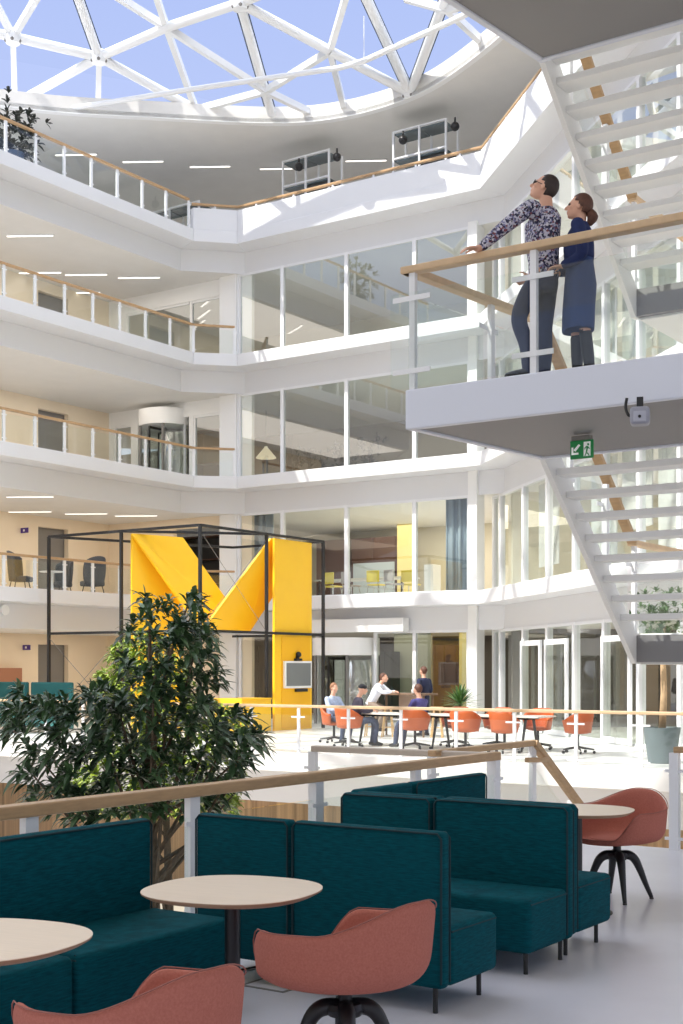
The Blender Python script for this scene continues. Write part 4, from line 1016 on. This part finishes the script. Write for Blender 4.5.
# planter tree on the right
POT = mat('zinc_pot', srgb(104, 116, 120), .5, noise=.08, nscale=4)
p = PZ(662, 763, 0); t = thing('potted_tree', (p.x, p.y, 0), 'slim tree in a big grey tub by the stair, right photo edge', 'plant')
pot(t, .25, .34, .66, POT)
m = MB(); m.tube([(0, 0, .58), (.03, .02, 1.3), (.02, 0, 1.9), (.05, .02, 2.5)], [.07, .06, .05, .03], 9); tk = m.build('trunk', mat('pale_bark', (.55, .38, .22, 1), .8, noise=.15, nscale=10), t, smooth=True)
m = MB()
for i in range(150):
    a, r_, z = rnd.uniform(0, 6.28), rnd.uniform(0, .62), rnd.uniform(2.05, 3.15); q = Vector((r_*cos(a), r_*sin(a), z)); rosette(m, q, q-Vector((0, 0, 1.9)), 7, .15, .045)
m.build('foliage', LEAFM, t)
# yucca by the glass wall
p = PYp(460, 668, 29.0); t = thing('potted_yucca', (p.x, p.y, 0), 'spiky green pot plant beside the white pillar, behind the long table', 'plant')
pot(t, .2, .27, .55, mat('white_pot', (.7, .68, .64, 1), .4))
m = MB(); m.tube([(0, 0, .5), (0, 0, .95)], .04, 7); m.build('stem', BARK, t)
m = MB()
for i in range(70):
    a = i*2.4; e_ = .15+1.25*(i/70); d = Vector((cos(a)*cos(e_), sin(a)*cos(e_), sin(e_))); leaf(m, Vector((0, 0, .8+.1*i/70)), d, rnd.uniform(.5, .7), .055, droop=.22)
m.build('foliage', LEAFM, t)
# roof gallery plant, top left
p = PXp(12, 150, -29.3); t = thing('potted_plant', (p.x, p.y, 16), 'dark-leaved pot plant behind the roof gallery glass, top left corner', 'plant')
pot(t, .3, .36, .4, mat('blue_pot', srgb(78, 96, 124), .4))
m = MB()
for i in range(90):
    a, r_, z = rnd.uniform(0, 6.28), rnd.uniform(.05, .75), rnd.uniform(.3, 1.5); q = Vector((r_*cos(a), r_*sin(a), z)); rosette(m, q, q-Vector((0, 0, .2)), 6, .24, .1)
for k in range(3): rosette(m, Vector((-.1+.03*k, -.1, 1.6+.28*k)), Vector((0, 0, 1)), 6, .26, .1, .6)
rosette(m, Vector((.8, .6, 1.3)), Vector((.6, .4, .3)), 6, .2, .08)
m.build('foliage', LEAFP, t)
m = MB(); m.tube([(0, 0, .3), (-.05, -.05, .9), (-.08, -.1, 1.6)], .018, 6); m.build('stem', BARK, t)
# second-level room plants
for px, lab in ((309, 'dark leafy plant behind the second-level glass, left one of the two'), (341, 'dark leafy plant behind the second-level glass, beside the mid window bar'), (370, 'bushy dark plant behind the second-level glass, right of the mid window bar')):
    p = PYp(px, 668, 37.5); t = thing('potted_plant', (p.x, p.y, 8), lab, 'plant', 'second-level room plants'); pot(t, .25, .3, .45, BLACK)
    m = MB()
    for i in range(50):
        a, r_, z = rnd.uniform(0, 6.28), rnd.uniform(.0, .6), rnd.uniform(.45, 1.2 if px != 370 else 1.45); q = Vector((r_*cos(a), r_*sin(a), z)); rosette(m, q, q-Vector((0, 0, .1)), 6, .2, .06)
    m.build('foliage', LEAFP, t)
    m = MB(); m.tube([(0, 0, .35), (0, 0, .9)], .03, 6); m.build('stem', BARK, t)
build_branch_fix()
# ================================================================ PEOPLE
SKIN = mat('skin', srgb(222, 172, 146), .55)
HAIRD = mat('hair_dark', srgb(52, 40, 36), .6, noise=.2, nscale=40); HAIRB = mat('hair_brown', srgb(92, 58, 44), .6, noise=.2, nscale=40); HAIRL = mat('hair_lightbrown', srgb(140, 98, 68), .6, noise=.2, nscale=40)
def clothmat(name, c, n=.12, sc=25): return mat(name, c, .85, noise=n, nscale=sc, bump=.2)
def V(*a): return Vector(a)
def limb(m, pts, rad, k=5, seg=14):
    """tapered round-ended limb along a smooth curve"""
    P = catmull([tuple(p) for p in pts], k, False); n = len(P); R = []
    for i in range(n):
        u = i/k; j = min(len(rad)-2, int(u)); R.append(rad[j]+(rad[j+1]-rad[j])*min(1, u-j))
    m.tube(P, R, seg); m.ball(P[0], R[0], seg, 8); m.ball(P[-1], R[-1], seg, 8)
def loft(m, rings, seg=20):
    """rings: (centre, side vector * half width, depth vector * half depth)"""
    o = len(m.v); n = len(rings)
    for c, s, d in rings:
        for k in range(seg):
            t = 2*pi*k/seg; ct, st = cos(t), sin(t); e_ = 2/2.4
            m.v.append(V(*c)+V(*s)*(abs(ct)**e_*(1 if ct > 0 else -1))+V(*d)*(abs(st)**e_*(1 if st > 0 else -1)))
    for i in range(n-1):
        for k in range(seg): a = o+i*seg+k; b = o+i*seg+(k+1) % seg; m.f.append((a, b, b+seg, a+seg))
    m.f.append(tuple(o+k for k in range(seg-1, -1, -1))); m.f.append(tuple(o+(n-1)*seg+k for k in range(seg)))
def head_axes(face, up):
    f = V(*face).normalized(); u = V(*up); s = f.cross(u).normalized(); u = s.cross(f).normalized(); return Matrix((s, f, u)).transposed()   # x = person's right
def head(m, c, M, s=1.0):
    """skull, jaw, brow, nose, lips, chin, ears; c = middle of the head, local y forward, z up"""
    c = V(*c); g = lambda x, y, z: c+M @ V(x*s, y*s, z*s)
    m.ball(g(0, -.012, .028), (.074*s, .094*s, .088*s), 20, 14, M)
    m.ball(g(0, .022, -.03), (.060*s, .066*s, .082*s), 18, 12, M)
    m.ball(g(0, .055, -.088), (.028*s, .026*s, .022*s), 12, 8, M)
    m.ball(g(0, .076, .022), (.048*s, .016*s, .012*s), 12, 8, M)
    limb(m, [g(0, .084, .012), g(0, .098, -.012), g(0, .108, -.030)], [.010*s, .012*s, .015*s], 3, 10)
    m.ball(g(0, .083, -.058), (.024*s, .012*s, .007*s), 10, 6, M); m.ball(g(0, .081, -.069), (.021*s, .012*s, .007*s), 10, 6, M)
    for k in (-1, 1):
        m.ball(g(k*.046, .056, -.018), (.022*s, .026*s, .022*s), 10, 8, M)
        m.ball(g(k*.077, -.008, -.008), (.010*s, .020*s, .031*s), 10, 8, M)
def hand(m, w, fwd, palm, thumb, curl=.5, s=1.0):
    """palm plus five bent fingers; fwd along the fingers, palm = palm normal, thumb = thumb side"""
    f = V(*fwd).normalized(); p = V(*palm); p = (p-f*p.dot(f)).normalized(); t = V(*thumb); t = (t-f*t.dot(f)-p*t.dot(p)).normalized(); w = V(*w)
    M = Matrix((t, f, p)).transposed()
    m.ball(w+f*.048*s, (.040*s, .054*s, .016*s), 14, 8, M)
    for i, (o, L) in enumerate(((.029, .070), (.010, .080), (-.009, .074), (-.027, .058))):
        a = w+f*.088*s+t*o*s; b = a+(f*cos(curl*.6)+p*sin(curl*.6))*L*.45*s; c = b+(f*cos(curl*1.5)+p*sin(curl*1.5))*L*.32*s; d = c+(f*cos(curl*2.3)+p*sin(curl*2.3))*L*.25*s
        m.tube([a-f*.02*s, a, b, c, d], [.0085*s, .009*s, .0085*s, .008*s, .0065*s], 8); m.ball(d, .0066*s, 8, 6)
    a = w+f*.02*s+t*.032*s; b = a+(f*.6+t*.75+p*.2).normalized()*.036*s; c = b+(f*.85+t*.35+p*.35).normalized()*.032*s
    m.tube([a-t*.015*s, a, b, c], [.012*s, .0115*s, .010*s, .008*s], 8); m.ball(c, .008*s, 8, 6)
def fused(m, name, mt, parent, vox, smooth_it=6):
    """one continuous skin from everything in m"""
    me = bpy.data.meshes.new(name); me.from_pydata(m.v, [], m.f); o = bpy.data.objects.new(name, me); COL.objects.link(o)
    bm = bmesh.new(); bm.from_mesh(me); bmesh.ops.recalc_face_normals(bm, faces=bm.faces); bm.to_mesh(me); bm.free()
    r = o.modifiers.new('r', 'REMESH'); r.mode = 'VOXEL'; r.voxel_size = vox
    if smooth_it:
        sm = o.modifiers.new('s', 'SMOOTH'); sm.factor = .5; sm.iterations = smooth_it
    dg = bpy.context.evaluated_depsgraph_get(); dg.update(); me2 = bpy.data.meshes.new_from_object(o.evaluated_get(dg)); o.modifiers.clear(); o.data = me2; bpy.data.meshes.remove(me)
    me2.name = name; me2.materials.clear(); me2.materials.append(mt)
    for p in me2.polygons: p.use_smooth = True
    o.parent = parent; return o
def shirtmat():
    m = bpy.data.materials.new('floral_shirt'); m.use_nodes = True; nt = m.node_tree; b = nt.nodes['Principled BSDF']; b.inputs['Roughness'].default_value = .8
    tc = nt.nodes.new('ShaderNodeTexCoord'); v = nt.nodes.new('ShaderNodeTexVoronoi'); v.inputs['Scale'].default_value = 62; n = nt.nodes.new('ShaderNodeTexNoise'); n.inputs['Scale'].default_value = 46
    nt.links.new(tc.outputs['Object'], v.inputs['Vector']); nt.links.new(tc.outputs['Object'], n.inputs['Vector'])
    s = nt.nodes.new('ShaderNodeSeparateColor'); nt.links.new(v.outputs['Color'], s.inputs[0])
    r = nt.nodes.new('ShaderNodeValToRGB'); r.color_ramp.interpolation = 'CONSTANT'; el = r.color_ramp.elements
    el[0].position = 0; el[0].color = srgb(190, 188, 204); el[1].position = .28; el[1].color = srgb(44, 44, 74)
    for q, c in ((.52, srgb(122, 122, 158)), (.70, srgb(206, 204, 212)), (.84, srgb(30, 30, 52)), (.93, srgb(128, 70, 78))): k = el.new(q); k.color = c
    ad = nt.nodes.new('ShaderNodeMath'); ad.operation = 'MULTIPLY_ADD'; ad.inputs[1].default_value = .35; ad.inputs[2].default_value = -.17
    a2 = nt.nodes.new('ShaderNodeMath'); a2.operation = 'ADD'; nt.links.new(n.outputs[0], ad.inputs[0]); nt.links.new(ad.outputs[0], a2.inputs[0]); nt.links.new(s.outputs[0], a2.inputs[1]); nt.links.new(a2.outputs[0], r.inputs[0]); nt.links.new(r.outputs[0], b.inputs['Base Color']); return m
DENIM = clothmat('denim', srgb(52, 58, 84)); NAVY = clothmat('navy_dress', srgb(46, 66, 112)); NAVYC = clothmat('navy_cardigan', srgb(30, 44, 92)); BOOT = mat('boot_black', (.02, .02, .024, 1), .45); TIGHTS = mat('tights', srgb(60, 46, 46), .7)
def shoe(m, ankle, toe, s=1.0):
    a, t = V(*ankle), V(*toe); d = (t-a); d.z = 0; d.normalize(); g = a.z-.085*s
    b = V(a.x, a.y, 0)
    limb(m, [V(a.x, a.y, g+.045*s)-d*.045*s, V(a.x, a.y, g+.052*s)+d*.04*s, V(a.x, a.y, g+.042*s)+d*.11*s, V(a.x, a.y, g+.034*s)+d*.17*s], [.040*s, .046*s, .043*s, .032*s], 4)
    limb(m, [V(a.x, a.y, g+.05*s), V(a.x, a.y, g+.13*s)], [.046*s, .047*s], 2)

# --- the man leaning on the platform rail, looking up to the left (local x = along the view to the right, y = away)
ZP = 4.2
base = PYp(541, 668, 10.58); base.z = ZP
man = thing('person', base, 'man in floral shirt and dark jeans, hand on the platform rail, looking up', 'person', rz=YAW)
hm = head_axes((-.80, .22, .52), (.45, -.1, .9))
S_n, S_f = V(-.12, -.15, 1.47), V(.13, .16, 1.46); E_n, W_n = V(-.355, -.16, 1.29), V(-.545, -.17, 1.125); E_f, W_f = V(.10, .25, 1.17), V(-.06, .24, 1.0)
hipn, hipf = V(-.035, -.085, .93), V(.06, .085, .93); kn, an_ = V(-.20, -.08, .54), V(-.115, -.10, .10); kf, af = V(.04, .08, .50), V(.03, .09, .10)
hc = V(.025, .0, 1.695)
m = MB(); head(m, hc, hm, 1.02)
limb(m, [V(.045, .0, 1.48), V(.045, .0, 1.56), hc+hm @ V(0, -.035, -.03)], [.062, .056, .055])
loft(m, [(V(.02, 0, .90), V(.03, -.15, 0), V(.10, .02, 0)), (V(.02, 0, 1.05), V(.03, -.145, 0), V(.095, .02, 0)), (V(.01, 0, 1.25), V(.05, -.165, 0), V(.11, .03, 0)), (V(.01, 0, 1.40), V(.08, -.17, 0), V(.10, .03, 0)), (V(.03, 0, 1.49), V(.05, -.09, 0), V(.06, .02, 0))])
limb(m, [S_n, E_n, W_n], [.052, .042, .030]); limb(m, [S_f, E_f, W_f], [.052, .042, .030])
limb(m, [hipn, (hipn+kn)/2+V(-.01, 0, 0), kn, (kn+an_)/2+V(.02, 0, 0), an_], [.075, .065, .05, .042, .034]); limb(m, [hipf, kf, af], [.075, .05, .035])
limb(m, [W_n, W_n+V(-.03, -.03, -.015)], [.030, .028], 2)
hand(m, W_n+V(-.03, -.045, -.012), (-.90, -.42, -.16), (.05, 0, -1), (-.45, .9, 0), .42, 1.05); hand(m, W_f, (-.9, .1, -.4), (0, -1, 0), (0, 0, 1), .7)
fused(m, 'body', SKIN, man, .0075, 3)
SHIRT = shirtmat(); m = MB()
loft(m, [(V(.022, 0, .90), V(.035, -.172, 0), V(.122, .03, 0)), (V(.022, 0, 1.05), V(.035, -.165, 0), V(.115, .02, 0)), (V(.012, 0, 1.25), V(.05, -.185, 0), V(.128, .03, 0)), (V(.015, 0, 1.40), V(.08, -.18, 0), V(.115, .03, 0)), (V(.035, 0, 1.485), V(.06, -.10, 0), V(.07, .02, 0)), (V(.045, 0, 1.525), V(.01, -.064, 0), V(.064, .01, 0))])
limb(m, [S_n+V(.04, .03, -.02), S_n, E_n, W_n+V(.02, .005, .015)], [.075, .074, .058, .042]); limb(m, [S_f, E_f, W_f+V(.02, 0, .02)], [.072, .058, .042])
fused(m, 'shirt', SHIRT, man, .012, 4)
m = MB(); loft(m, [(V(.02, 0, .78), V(.02, -.165, 0), V(.11, .02, 0)), (V(.02, 0, .86), V(.03, -.16, 0), V(.118, .02, 0)), (V(.02, 0, .97), V(.03, -.155, 0), V(.108, .02, 0))])
limb(m, [hipn+V(0, 0, -.06), (hipn+kn)/2+V(-.01, 0, 0), kn, (kn+an_)/2+V(.02, 0, 0), an_+V(.0, 0, -.01)], [.096, .086, .070, .066, .060]); limb(m, [hipf+V(0, 0, -.06), (hipf+kf)/2, kf, (kf+af)/2+V(.01, 0, 0), af+V(0, 0, -.01)], [.10, .090, .072, .068, .062])
fused(m, 'jeans', DENIM, man, .012, 4)
m = MB(); shoe(m, an_, an_+V(-1, -.1, 0), 1.08); fused(m, 'shoe', BOOT, man, .01, 2); m = MB(); shoe(m, af, af+V(-1, .1, 0), 1.08); fused(m, 'shoe', BOOT, man, .01, 2)
def hairm(par, c, M, s, mt, back=.0, low=-.05, name='hair', front=.045):
    m = MB(); n = 20
    m.ball(V(*c)+M @ V(0, -.022*s, .022*s), (.084*s, .098*s, .108*s), 28, 22, M)
    # fringe line: cut away what would cover the face
    bm = bmesh.new(); bm2 = [bm.verts.new(v) for v in m.v]
    for f in m.f: bm.faces.new([bm2[i] for i in f])
    Mi = M.inverted()
    dele = [v for v in bm.verts if (lambda q: (q.y > .004*s and q.z < .030*s) or (q.y > .040*s and q.z < .074*s) or q.z < low*s-.02 or (q.y > -.035*s and q.z < -.01*s))(Mi @ (v.co-V(*c)))]
    bmesh.ops.delete(bm, geom=dele, context='VERTS'); me = bpy.data.meshes.new(name); bm.to_mesh(me); bm.free(); me.materials.append(mt)
    for p in me.polygons: p.use_smooth = True
    o = bpy.data.objects.new(name, me); COL.objects.link(o); o.parent = par; md = o.modifiers.new('s', 'SOLIDIFY'); md.thickness = .012; return o
hairm(man, hc, hm, 1.02, HAIRD)
m = MB()
for k in (-1, 1):
    m.tube([hc+hm @ V(k*.036+.024*cos(2*pi*i/14), .101-.012*abs(k*.036+.024*cos(2*pi*i/14))/.06, .002+.019*sin(2*pi*i/14)) for i in range(15)], .0028, 5); m.tube([hc+hm @ V(k*.062, .088, .006), hc+hm @ V(k*.08, .0, .004)], .0028, 5)
m.tube([hc+hm @ V(-.012, .104, .006), hc+hm @ V(.012, .104, .006)], .0028, 5); m.build('glasses', BLACK, man)
for k in (-1, 1): m = MB(); m.ball(hc+hm @ V(k*.032, .083, .004), .0125, 10, 8); m.build('eye', mat('eye', (.08, .06, .05, 1), .2), man)

# --- the woman beside him
base = PYp(578, 668, 10.62); base.z = ZP
wo = thing('person', base, 'woman in navy knee-length dress and black boots standing by the platform rail', 'person', rz=YAW)
hm = head_axes((-.90, .20, .22), (.2, 0, .98)); hc = V(.005, 0, 1.475)
Sn, Sf = V(-.03, -.15, 1.285), V(.06, .15, 1.285); En, Wn = V(.0, -.19, 1.03), V(-.15, -.10, .95); Ef, Wf = V(.02, .19, 1.03), V(-.16, .06, .93)
hn, hf = V(.0, -.075, .82), V(.03, .075, .82); kn, an_ = V(.04, -.08, .45), V(.085, -.08, .095); kf, af = V(-.0, .07, .45), V(.01, .08, .095)
m = MB(); head(m, hc, hm, .96); limb(m, [V(.025, 0, 1.29), V(.025, 0, 1.36), hc+hm @ V(0, -.03, -.04)], [.050, .046, .046])
loft(m, [(V(.02, 0, .80), V(.0, -.15, 0), V(.10, 0, 0)), (V(.015, 0, .98), V(0, -.12, 0), V(.08, 0, 0)), (V(.005, 0, 1.15), V(0, -.14, 0), V(.10, 0, 0)), (V(.015, 0, 1.28), V(0, -.13, 0), V(.07, 0, 0)), (V(.025, 0, 1.33), V(0, -.05, 0), V(.05, 0, 0))])
for s_, e_, w_ in ((Sn, En, Wn), (Sf, Ef, Wf)): limb(m, [s_, e_, w_], [.044, .035, .025]); hand(m, w_, (-.9, .15 if s_ is Sn else -.15, -.1), (0, 0, -1), (-.1, .9 if s_ is Sn else -.9, .1), .5, .9)
limb(m, [hn, kn, an_], [.085, .05, .035]); limb(m, [hf, kf, af], [.085, .05, .035])
fused(m, 'body', SKIN, wo, .0075, 3)
m = MB(); loft(m, [(V(.0, 0, .42), V(0, -.18, 0), V(.135, 0, 0)), (V(.005, 0, .60), V(0, -.175, 0), V(.135, 0, 0)), (V(.02, 0, .80), V(0, -.172, 0), V(.135, 0, 0)), (V(.015, 0, .98), V(0, -.15, 0), V(.115, 0, 0)), (V(.005, 0, 1.12), V(0, -.155, 0), V(.12, 0, 0))]); fused(m, 'dress', NAVY, wo, .012, 3)
m = MB(); loft(m, [(V(.01, 0, 1.02), V(0, -.16, 0), V(.125, 0, 0)), (V(.005, 0, 1.15), V(0, -.166, 0), V(.128, 0, 0)), (V(.012, 0, 1.26), V(0, -.165, 0), V(.10, 0, 0)), (V(.02, 0, 1.325), V(0, -.085, 0), V(.066, 0, 0)), (V(.025, 0, 1.35), V(0, -.055, 0), V(.055, 0, 0))])
for s_, e_, w_ in ((Sn, En, Wn), (Sf, Ef, Wf)): limb(m, [s_, e_, w_+(e_-w_)*.12], [.060, .050, .038])
fused(m, 'cardigan', NAVYC, wo, .012, 4)
for k_, a_ in ((kn, an_), (kf, af)):
    m = MB(); limb(m, [k_+V(0, 0, .12), k_, k_+(a_-k_)*.45], [.058, .049, .046]); fused(m, 'tights', TIGHTS, wo, .01, 2)
    m = MB(); limb(m, [k_+(a_-k_)*.22, k_+(a_-k_)*.6, a_], [.056, .054, .044]); shoe(m, a_, a_+V(-1, .05, 0), .92); fused(m, 'boot', BOOT, wo, .01, 3)
hairm(wo, hc, hm, 1.0, HAIRB, low=-.03)
m = MB(); limb(m, [hc+hm @ V(0, -.10, -.02), hc+hm @ V(0, -.135, -.06), hc+hm @ V(0, -.125, -.11)], [.035, .048, .03], 4); m.build('hair_bun', HAIRB, wo, smooth=True)
for k in (-1, 1): m = MB(); m.ball(hc+hm @ V(k*.030, .078, .004), .0115, 10, 8); m.build('eye', MATS['eye'], wo)

# --- people on the far ground floor
def person(px, y, rz, label, J, shirt, trousers, hair, cap=False, vox=.016, z=0, hs=1.0):
    """J: joints in a frame where +y is the way the person faces"""
    x = gx(px, y); t = thing('person', (x, y, z), label, 'person', rz=rz)
    g = {k: V(*v) for k, v in J.items()}; hm = head_axes(J['face'], (0, 0, 1)); hc = g['head']
    def mir(v): return V(-v.x, v.y, v.z)
    arms = [(g['sh'], g['el'], g['wr']), (mir(g['sh']), g['el2'] if 'el2' in g else mir(g['el']), g['wr2'] if 'wr2' in g else mir(g['wr']))]
    legs = [(g['hip'], g['kn'], g['an']), (mir(g['hip']), g.get('kn2', mir(g['kn'])), g.get('an2', mir(g['an'])))]
    nb, hb = g['neck'], g['pelvis']; dv = (nb-hb).normalized(); dep = V(1, 0, 0).cross(dv)
    if dep.y < 0: dep = -dep
    L = (nb-hb).length
    def torso(m, k):
        loft(m, [(hb-dv*.06, V(.155*k, 0, 0), dep*.11*k), (hb+dv*L*.3, V(.145*k, 0, 0), dep*.10*k), (hb+dv*L*.65, V(.17*k, 0, 0), dep*.115*k), (hb+dv*L*.9, V(.165*k, 0, 0), dep*.09*k), (nb+dv*.02, V(.07*k, 0, 0), dep*.06*k)])
    m = MB(); head(m, hc, hm, hs); limb(m, [nb, (nb+hc)/2, hc+hm @ V(0, -.02, -.03)], [.058, .052, .05], 3); torso(m, .92)
    for a, b_, c in arms: limb(m, [a, b_, c], [.05, .04, .028], 4); hand(m, c, (c-b_), (0, 0, -1), (-a.x, .3, 0), .5)
    for a, b_, c in legs: limb(m, [a, b_, c], [.08, .055, .04], 4)
    fused(m, 'body', SKIN, t, .011, 2)
    m = MB(); torso(m, 1.08)
    for a, b_, c in arms: limb(m, [a, b_, c+(b_-c)*.1], [.068, .054, .04], 4)
    fused(m, 'shirt', shirt, t, vox, 3)
    m = MB(); loft(m, [(hb-V(0, 0, .1), V(.16, 0, 0), V(0, .12, 0)), (hb+V(0, 0, .06), V(.16, 0, 0), V(0, .12, 0))])
    for a, b_, c in legs: limb(m, [a, b_, c], [.09, .07, .052], 4)
    fused(m, 'trousers', trousers, t, vox, 3)
    for a, b_, c in legs: m = MB(); shoe(m, c, c+V(0, 1, 0)); fused(m, 'shoe', BOOT, t, .012, 1)
    if cap:
        m = MB(); m.ball(hc+hm @ V(0, -.01, .05), (.085, .10, .075), 16, 10, hm); m.ball(hc+hm @ V(0, .10, .045), (.06, .06, .010), 12, 6, hm); m.build('cap', NAVYC if False else BOOT, t, smooth=True)
    else: hairm(t, hc, hm, hs, hair)
    return t
SIT = dict(pelvis=(0, .02, .56), neck=(0, .02, 1.08), head=(0, .07, 1.28), face=(0, 1, -.1), sh=(.18, .02, 1.02), el=(.23, .16, .80), wr=(.12, .40, .80), hip=(.09, .04, .55), kn=(.12, .46, .56), an=(.12, .44, .10))
STAND = dict(pelvis=(0, 0, .95), neck=(0, 0, 1.48), head=(0, .03, 1.67), face=(0, 1, 0), sh=(.19, 0, 1.42), el=(.24, -.02, 1.14), wr=(.20, .18, 1.08), hip=(.09, 0, .92), kn=(.10, .03, .50), an=(.11, 0, .09))
CHECK = mat('check_shirt', srgb(176, 190, 216), .8, noise=.25, nscale=16); SLATE = clothmat('slate_sweater', srgb(66, 62, 76)); WSH = clothmat('pale_shirt', srgb(222, 228, 240), .03); SUIT = clothmat('dark_suit', srgb(38, 46, 76)); PURP = clothmat('purple_sweater', srgb(84, 82, 140)); JEAN = clothmat('blue_jeans', srgb(62, 70, 94))
person(332, 26.0, radians(-100), 'seated man in a pale checked shirt, left end of the long table', dict(SIT, el2=(-.23, .16, .82), wr2=(-.1, .42, .82)), CHECK, JEAN, HAIRL)
person(354, 25.0, radians(-45), 'seated man in dark cap and slate sweater with his back half to us', dict(SIT, neck=(0, .10, 1.08), sh=(.19, .10, 1.02), head=(0, .2, 1.27)), SLATE, JEAN, HAIRD, cap=True)
person(420, 25.0, radians(78), 'seated man in a purple-blue sweater facing left at the long table', dict(SIT, kn=(.12, .50, .55), an=(.12, .62, .10)), PURP, JEAN, HAIRB)
person(371, 28.9, radians(-80), 'man in a pale shirt perched on a stool, leaning onto the bar table', dict(pelvis=(0, 0, .86), neck=(0, .26, 1.33), head=(0, .36, 1.50), face=(0, 1, .0), sh=(.18, .24, 1.28), el=(.24, .42, 1.14), wr=(.10, .62, 1.15), hip=(.09, .02, .84), kn=(.13, .38, .62), an=(.12, .18, .22)), WSH, mat('khaki', srgb(140, 124, 110), .8), HAIRB)
person(424, 29.75, radians(80), 'standing man in a dark blue suit beside the bar table', dict(STAND), SUIT, SUIT, HAIRB)
SKY_STRENGTH, SUN_E, SUN_AZ, SUN_EL, EXPO = 1.0, 5.6, 60, 50, 0.0
GAL_E, ROOM_E, ROOF_E, LOUNGE_E = 150, [130, 340, 70, 90], 170, 45
# ================================================================ LIGHT, SKY, CAMERA
w = bpy.data.worlds.new('sky'); SC.world = w; w.use_nodes = True; nt = w.node_tree
bg = nt.nodes['Background']
tc = nt.nodes.new('ShaderNodeTexCoord'); sx = nt.nodes.new('ShaderNodeSeparateXYZ'); rp_ = nt.nodes.new('ShaderNodeValToRGB')
nt.links.new(tc.outputs['Generated'], sx.inputs[0]); nt.links.new(sx.outputs['Z'], rp_.inputs[0])
e = rp_.color_ramp.elements
e[0].position = 0; e[0].color = (1.0, .97, .92, 1)
e[1].position = 1; e[1].color = (2.9, 3.0, 3.3, 1)
for pos, c in ((.12, (.80, .84, 1.0, 1)), (.36, (.53, .63, .98, 1)), (.46, (.47, .58, .97, 1)), (.62, (1.9, 2.0, 2.25, 1))):
    k = e.new(pos); k.color = c
bg.inputs['Strength'].default_value = SKY_STRENGTH
nt.links.new(rp_.outputs[0], bg.inputs[0])
def sun():
    l = bpy.data.lights.new('sun', 'SUN'); o = bpy.data.objects.new('sun', l); COL.objects.link(o)
    l.energy = SUN_E; l.angle = radians(.6); l.color = (1, .95, .86)
    az, el = radians(SUN_AZ), radians(SUN_EL)
    d = Vector((cos(el)*cos(az), cos(el)*sin(az), -sin(el)))
    o.rotation_euler = d.to_track_quat('-Z', 'Y').to_euler(); o.location = (-30, -10, 60)
SKY_STRENGTH_ = None
sun()
def area(name, loc, sx, sy, e, col=(1, .93, .82), rot=(0, 0, 0)):
    l = bpy.data.lights.new(name, 'AREA'); l.shape = 'RECTANGLE'; l.size = sx; l.size_y = sy; l.energy = e; l.color = col
    o = bpy.data.objects.new(name, l); COL.objects.link(o); o.location = loc; o.rotation_euler = rot; return o
for n in range(0, 4):
    z = H*n+2.85
    area('gallery_lamp', (-31.3, 28.5, z), 3.5, 12, GAL_E, (1, .86, .70) if n < 2 else (1, .92, .82))
    area('room_lamp', (-22.5, 39, z), 9, 5, ROOM_E[n], (1, .90, .74))
    p = rp(7)+Vector((.707, .707))*3.5
    area('room_lamp', (p.x, p.y, z), 10, 4, [110, 260, 420, 480][n], (1, .93, .82), (0, 0, radians(-45)))
area('roof_gallery_lamp', (-30, 40, 19.2), 20, 8, ROOF_E, (1, .95, .88))
area('lounge_fill', (-2.4, 0.2, 3.86), 4, 4, LOUNGE_E, (1, .98, .96))  # added fill light for the foreground; no known fixture hangs here
cam = bpy.data.cameras.new('camera'); co = bpy.data.objects.new('camera', cam); COL.objects.link(co)
co.location = (0, 0, EYE); co.rotation_euler = (pi/2, 0, YAW)
cam.sensor_fit = 'VERTICAL'; cam.sensor_height = 36; cam.lens = F/1024*36; cam.shift_y = (HY-512)/1024; cam.shift_x = (341.5-HX)/1024
cam.clip_end = 500; SC.camera = co
vs = SC.view_settings; vs.view_transform = 'Standard'; vs.look = 'None'; vs.gamma = 1; vs.use_curve_mapping = False; vs.exposure = EXPO
SC.cycles.max_bounces = 10; SC.cycles.diffuse_bounces = 5; SC.cycles.transparent_max_bounces = 24; SC.cycles.glossy_bounces = 3
SC.cycles.use_denoising = True; SC.cycles.sample_clamp_indirect = 6
SC.cycles.caustics_reflective = False; SC.cycles.caustics_refractive = False
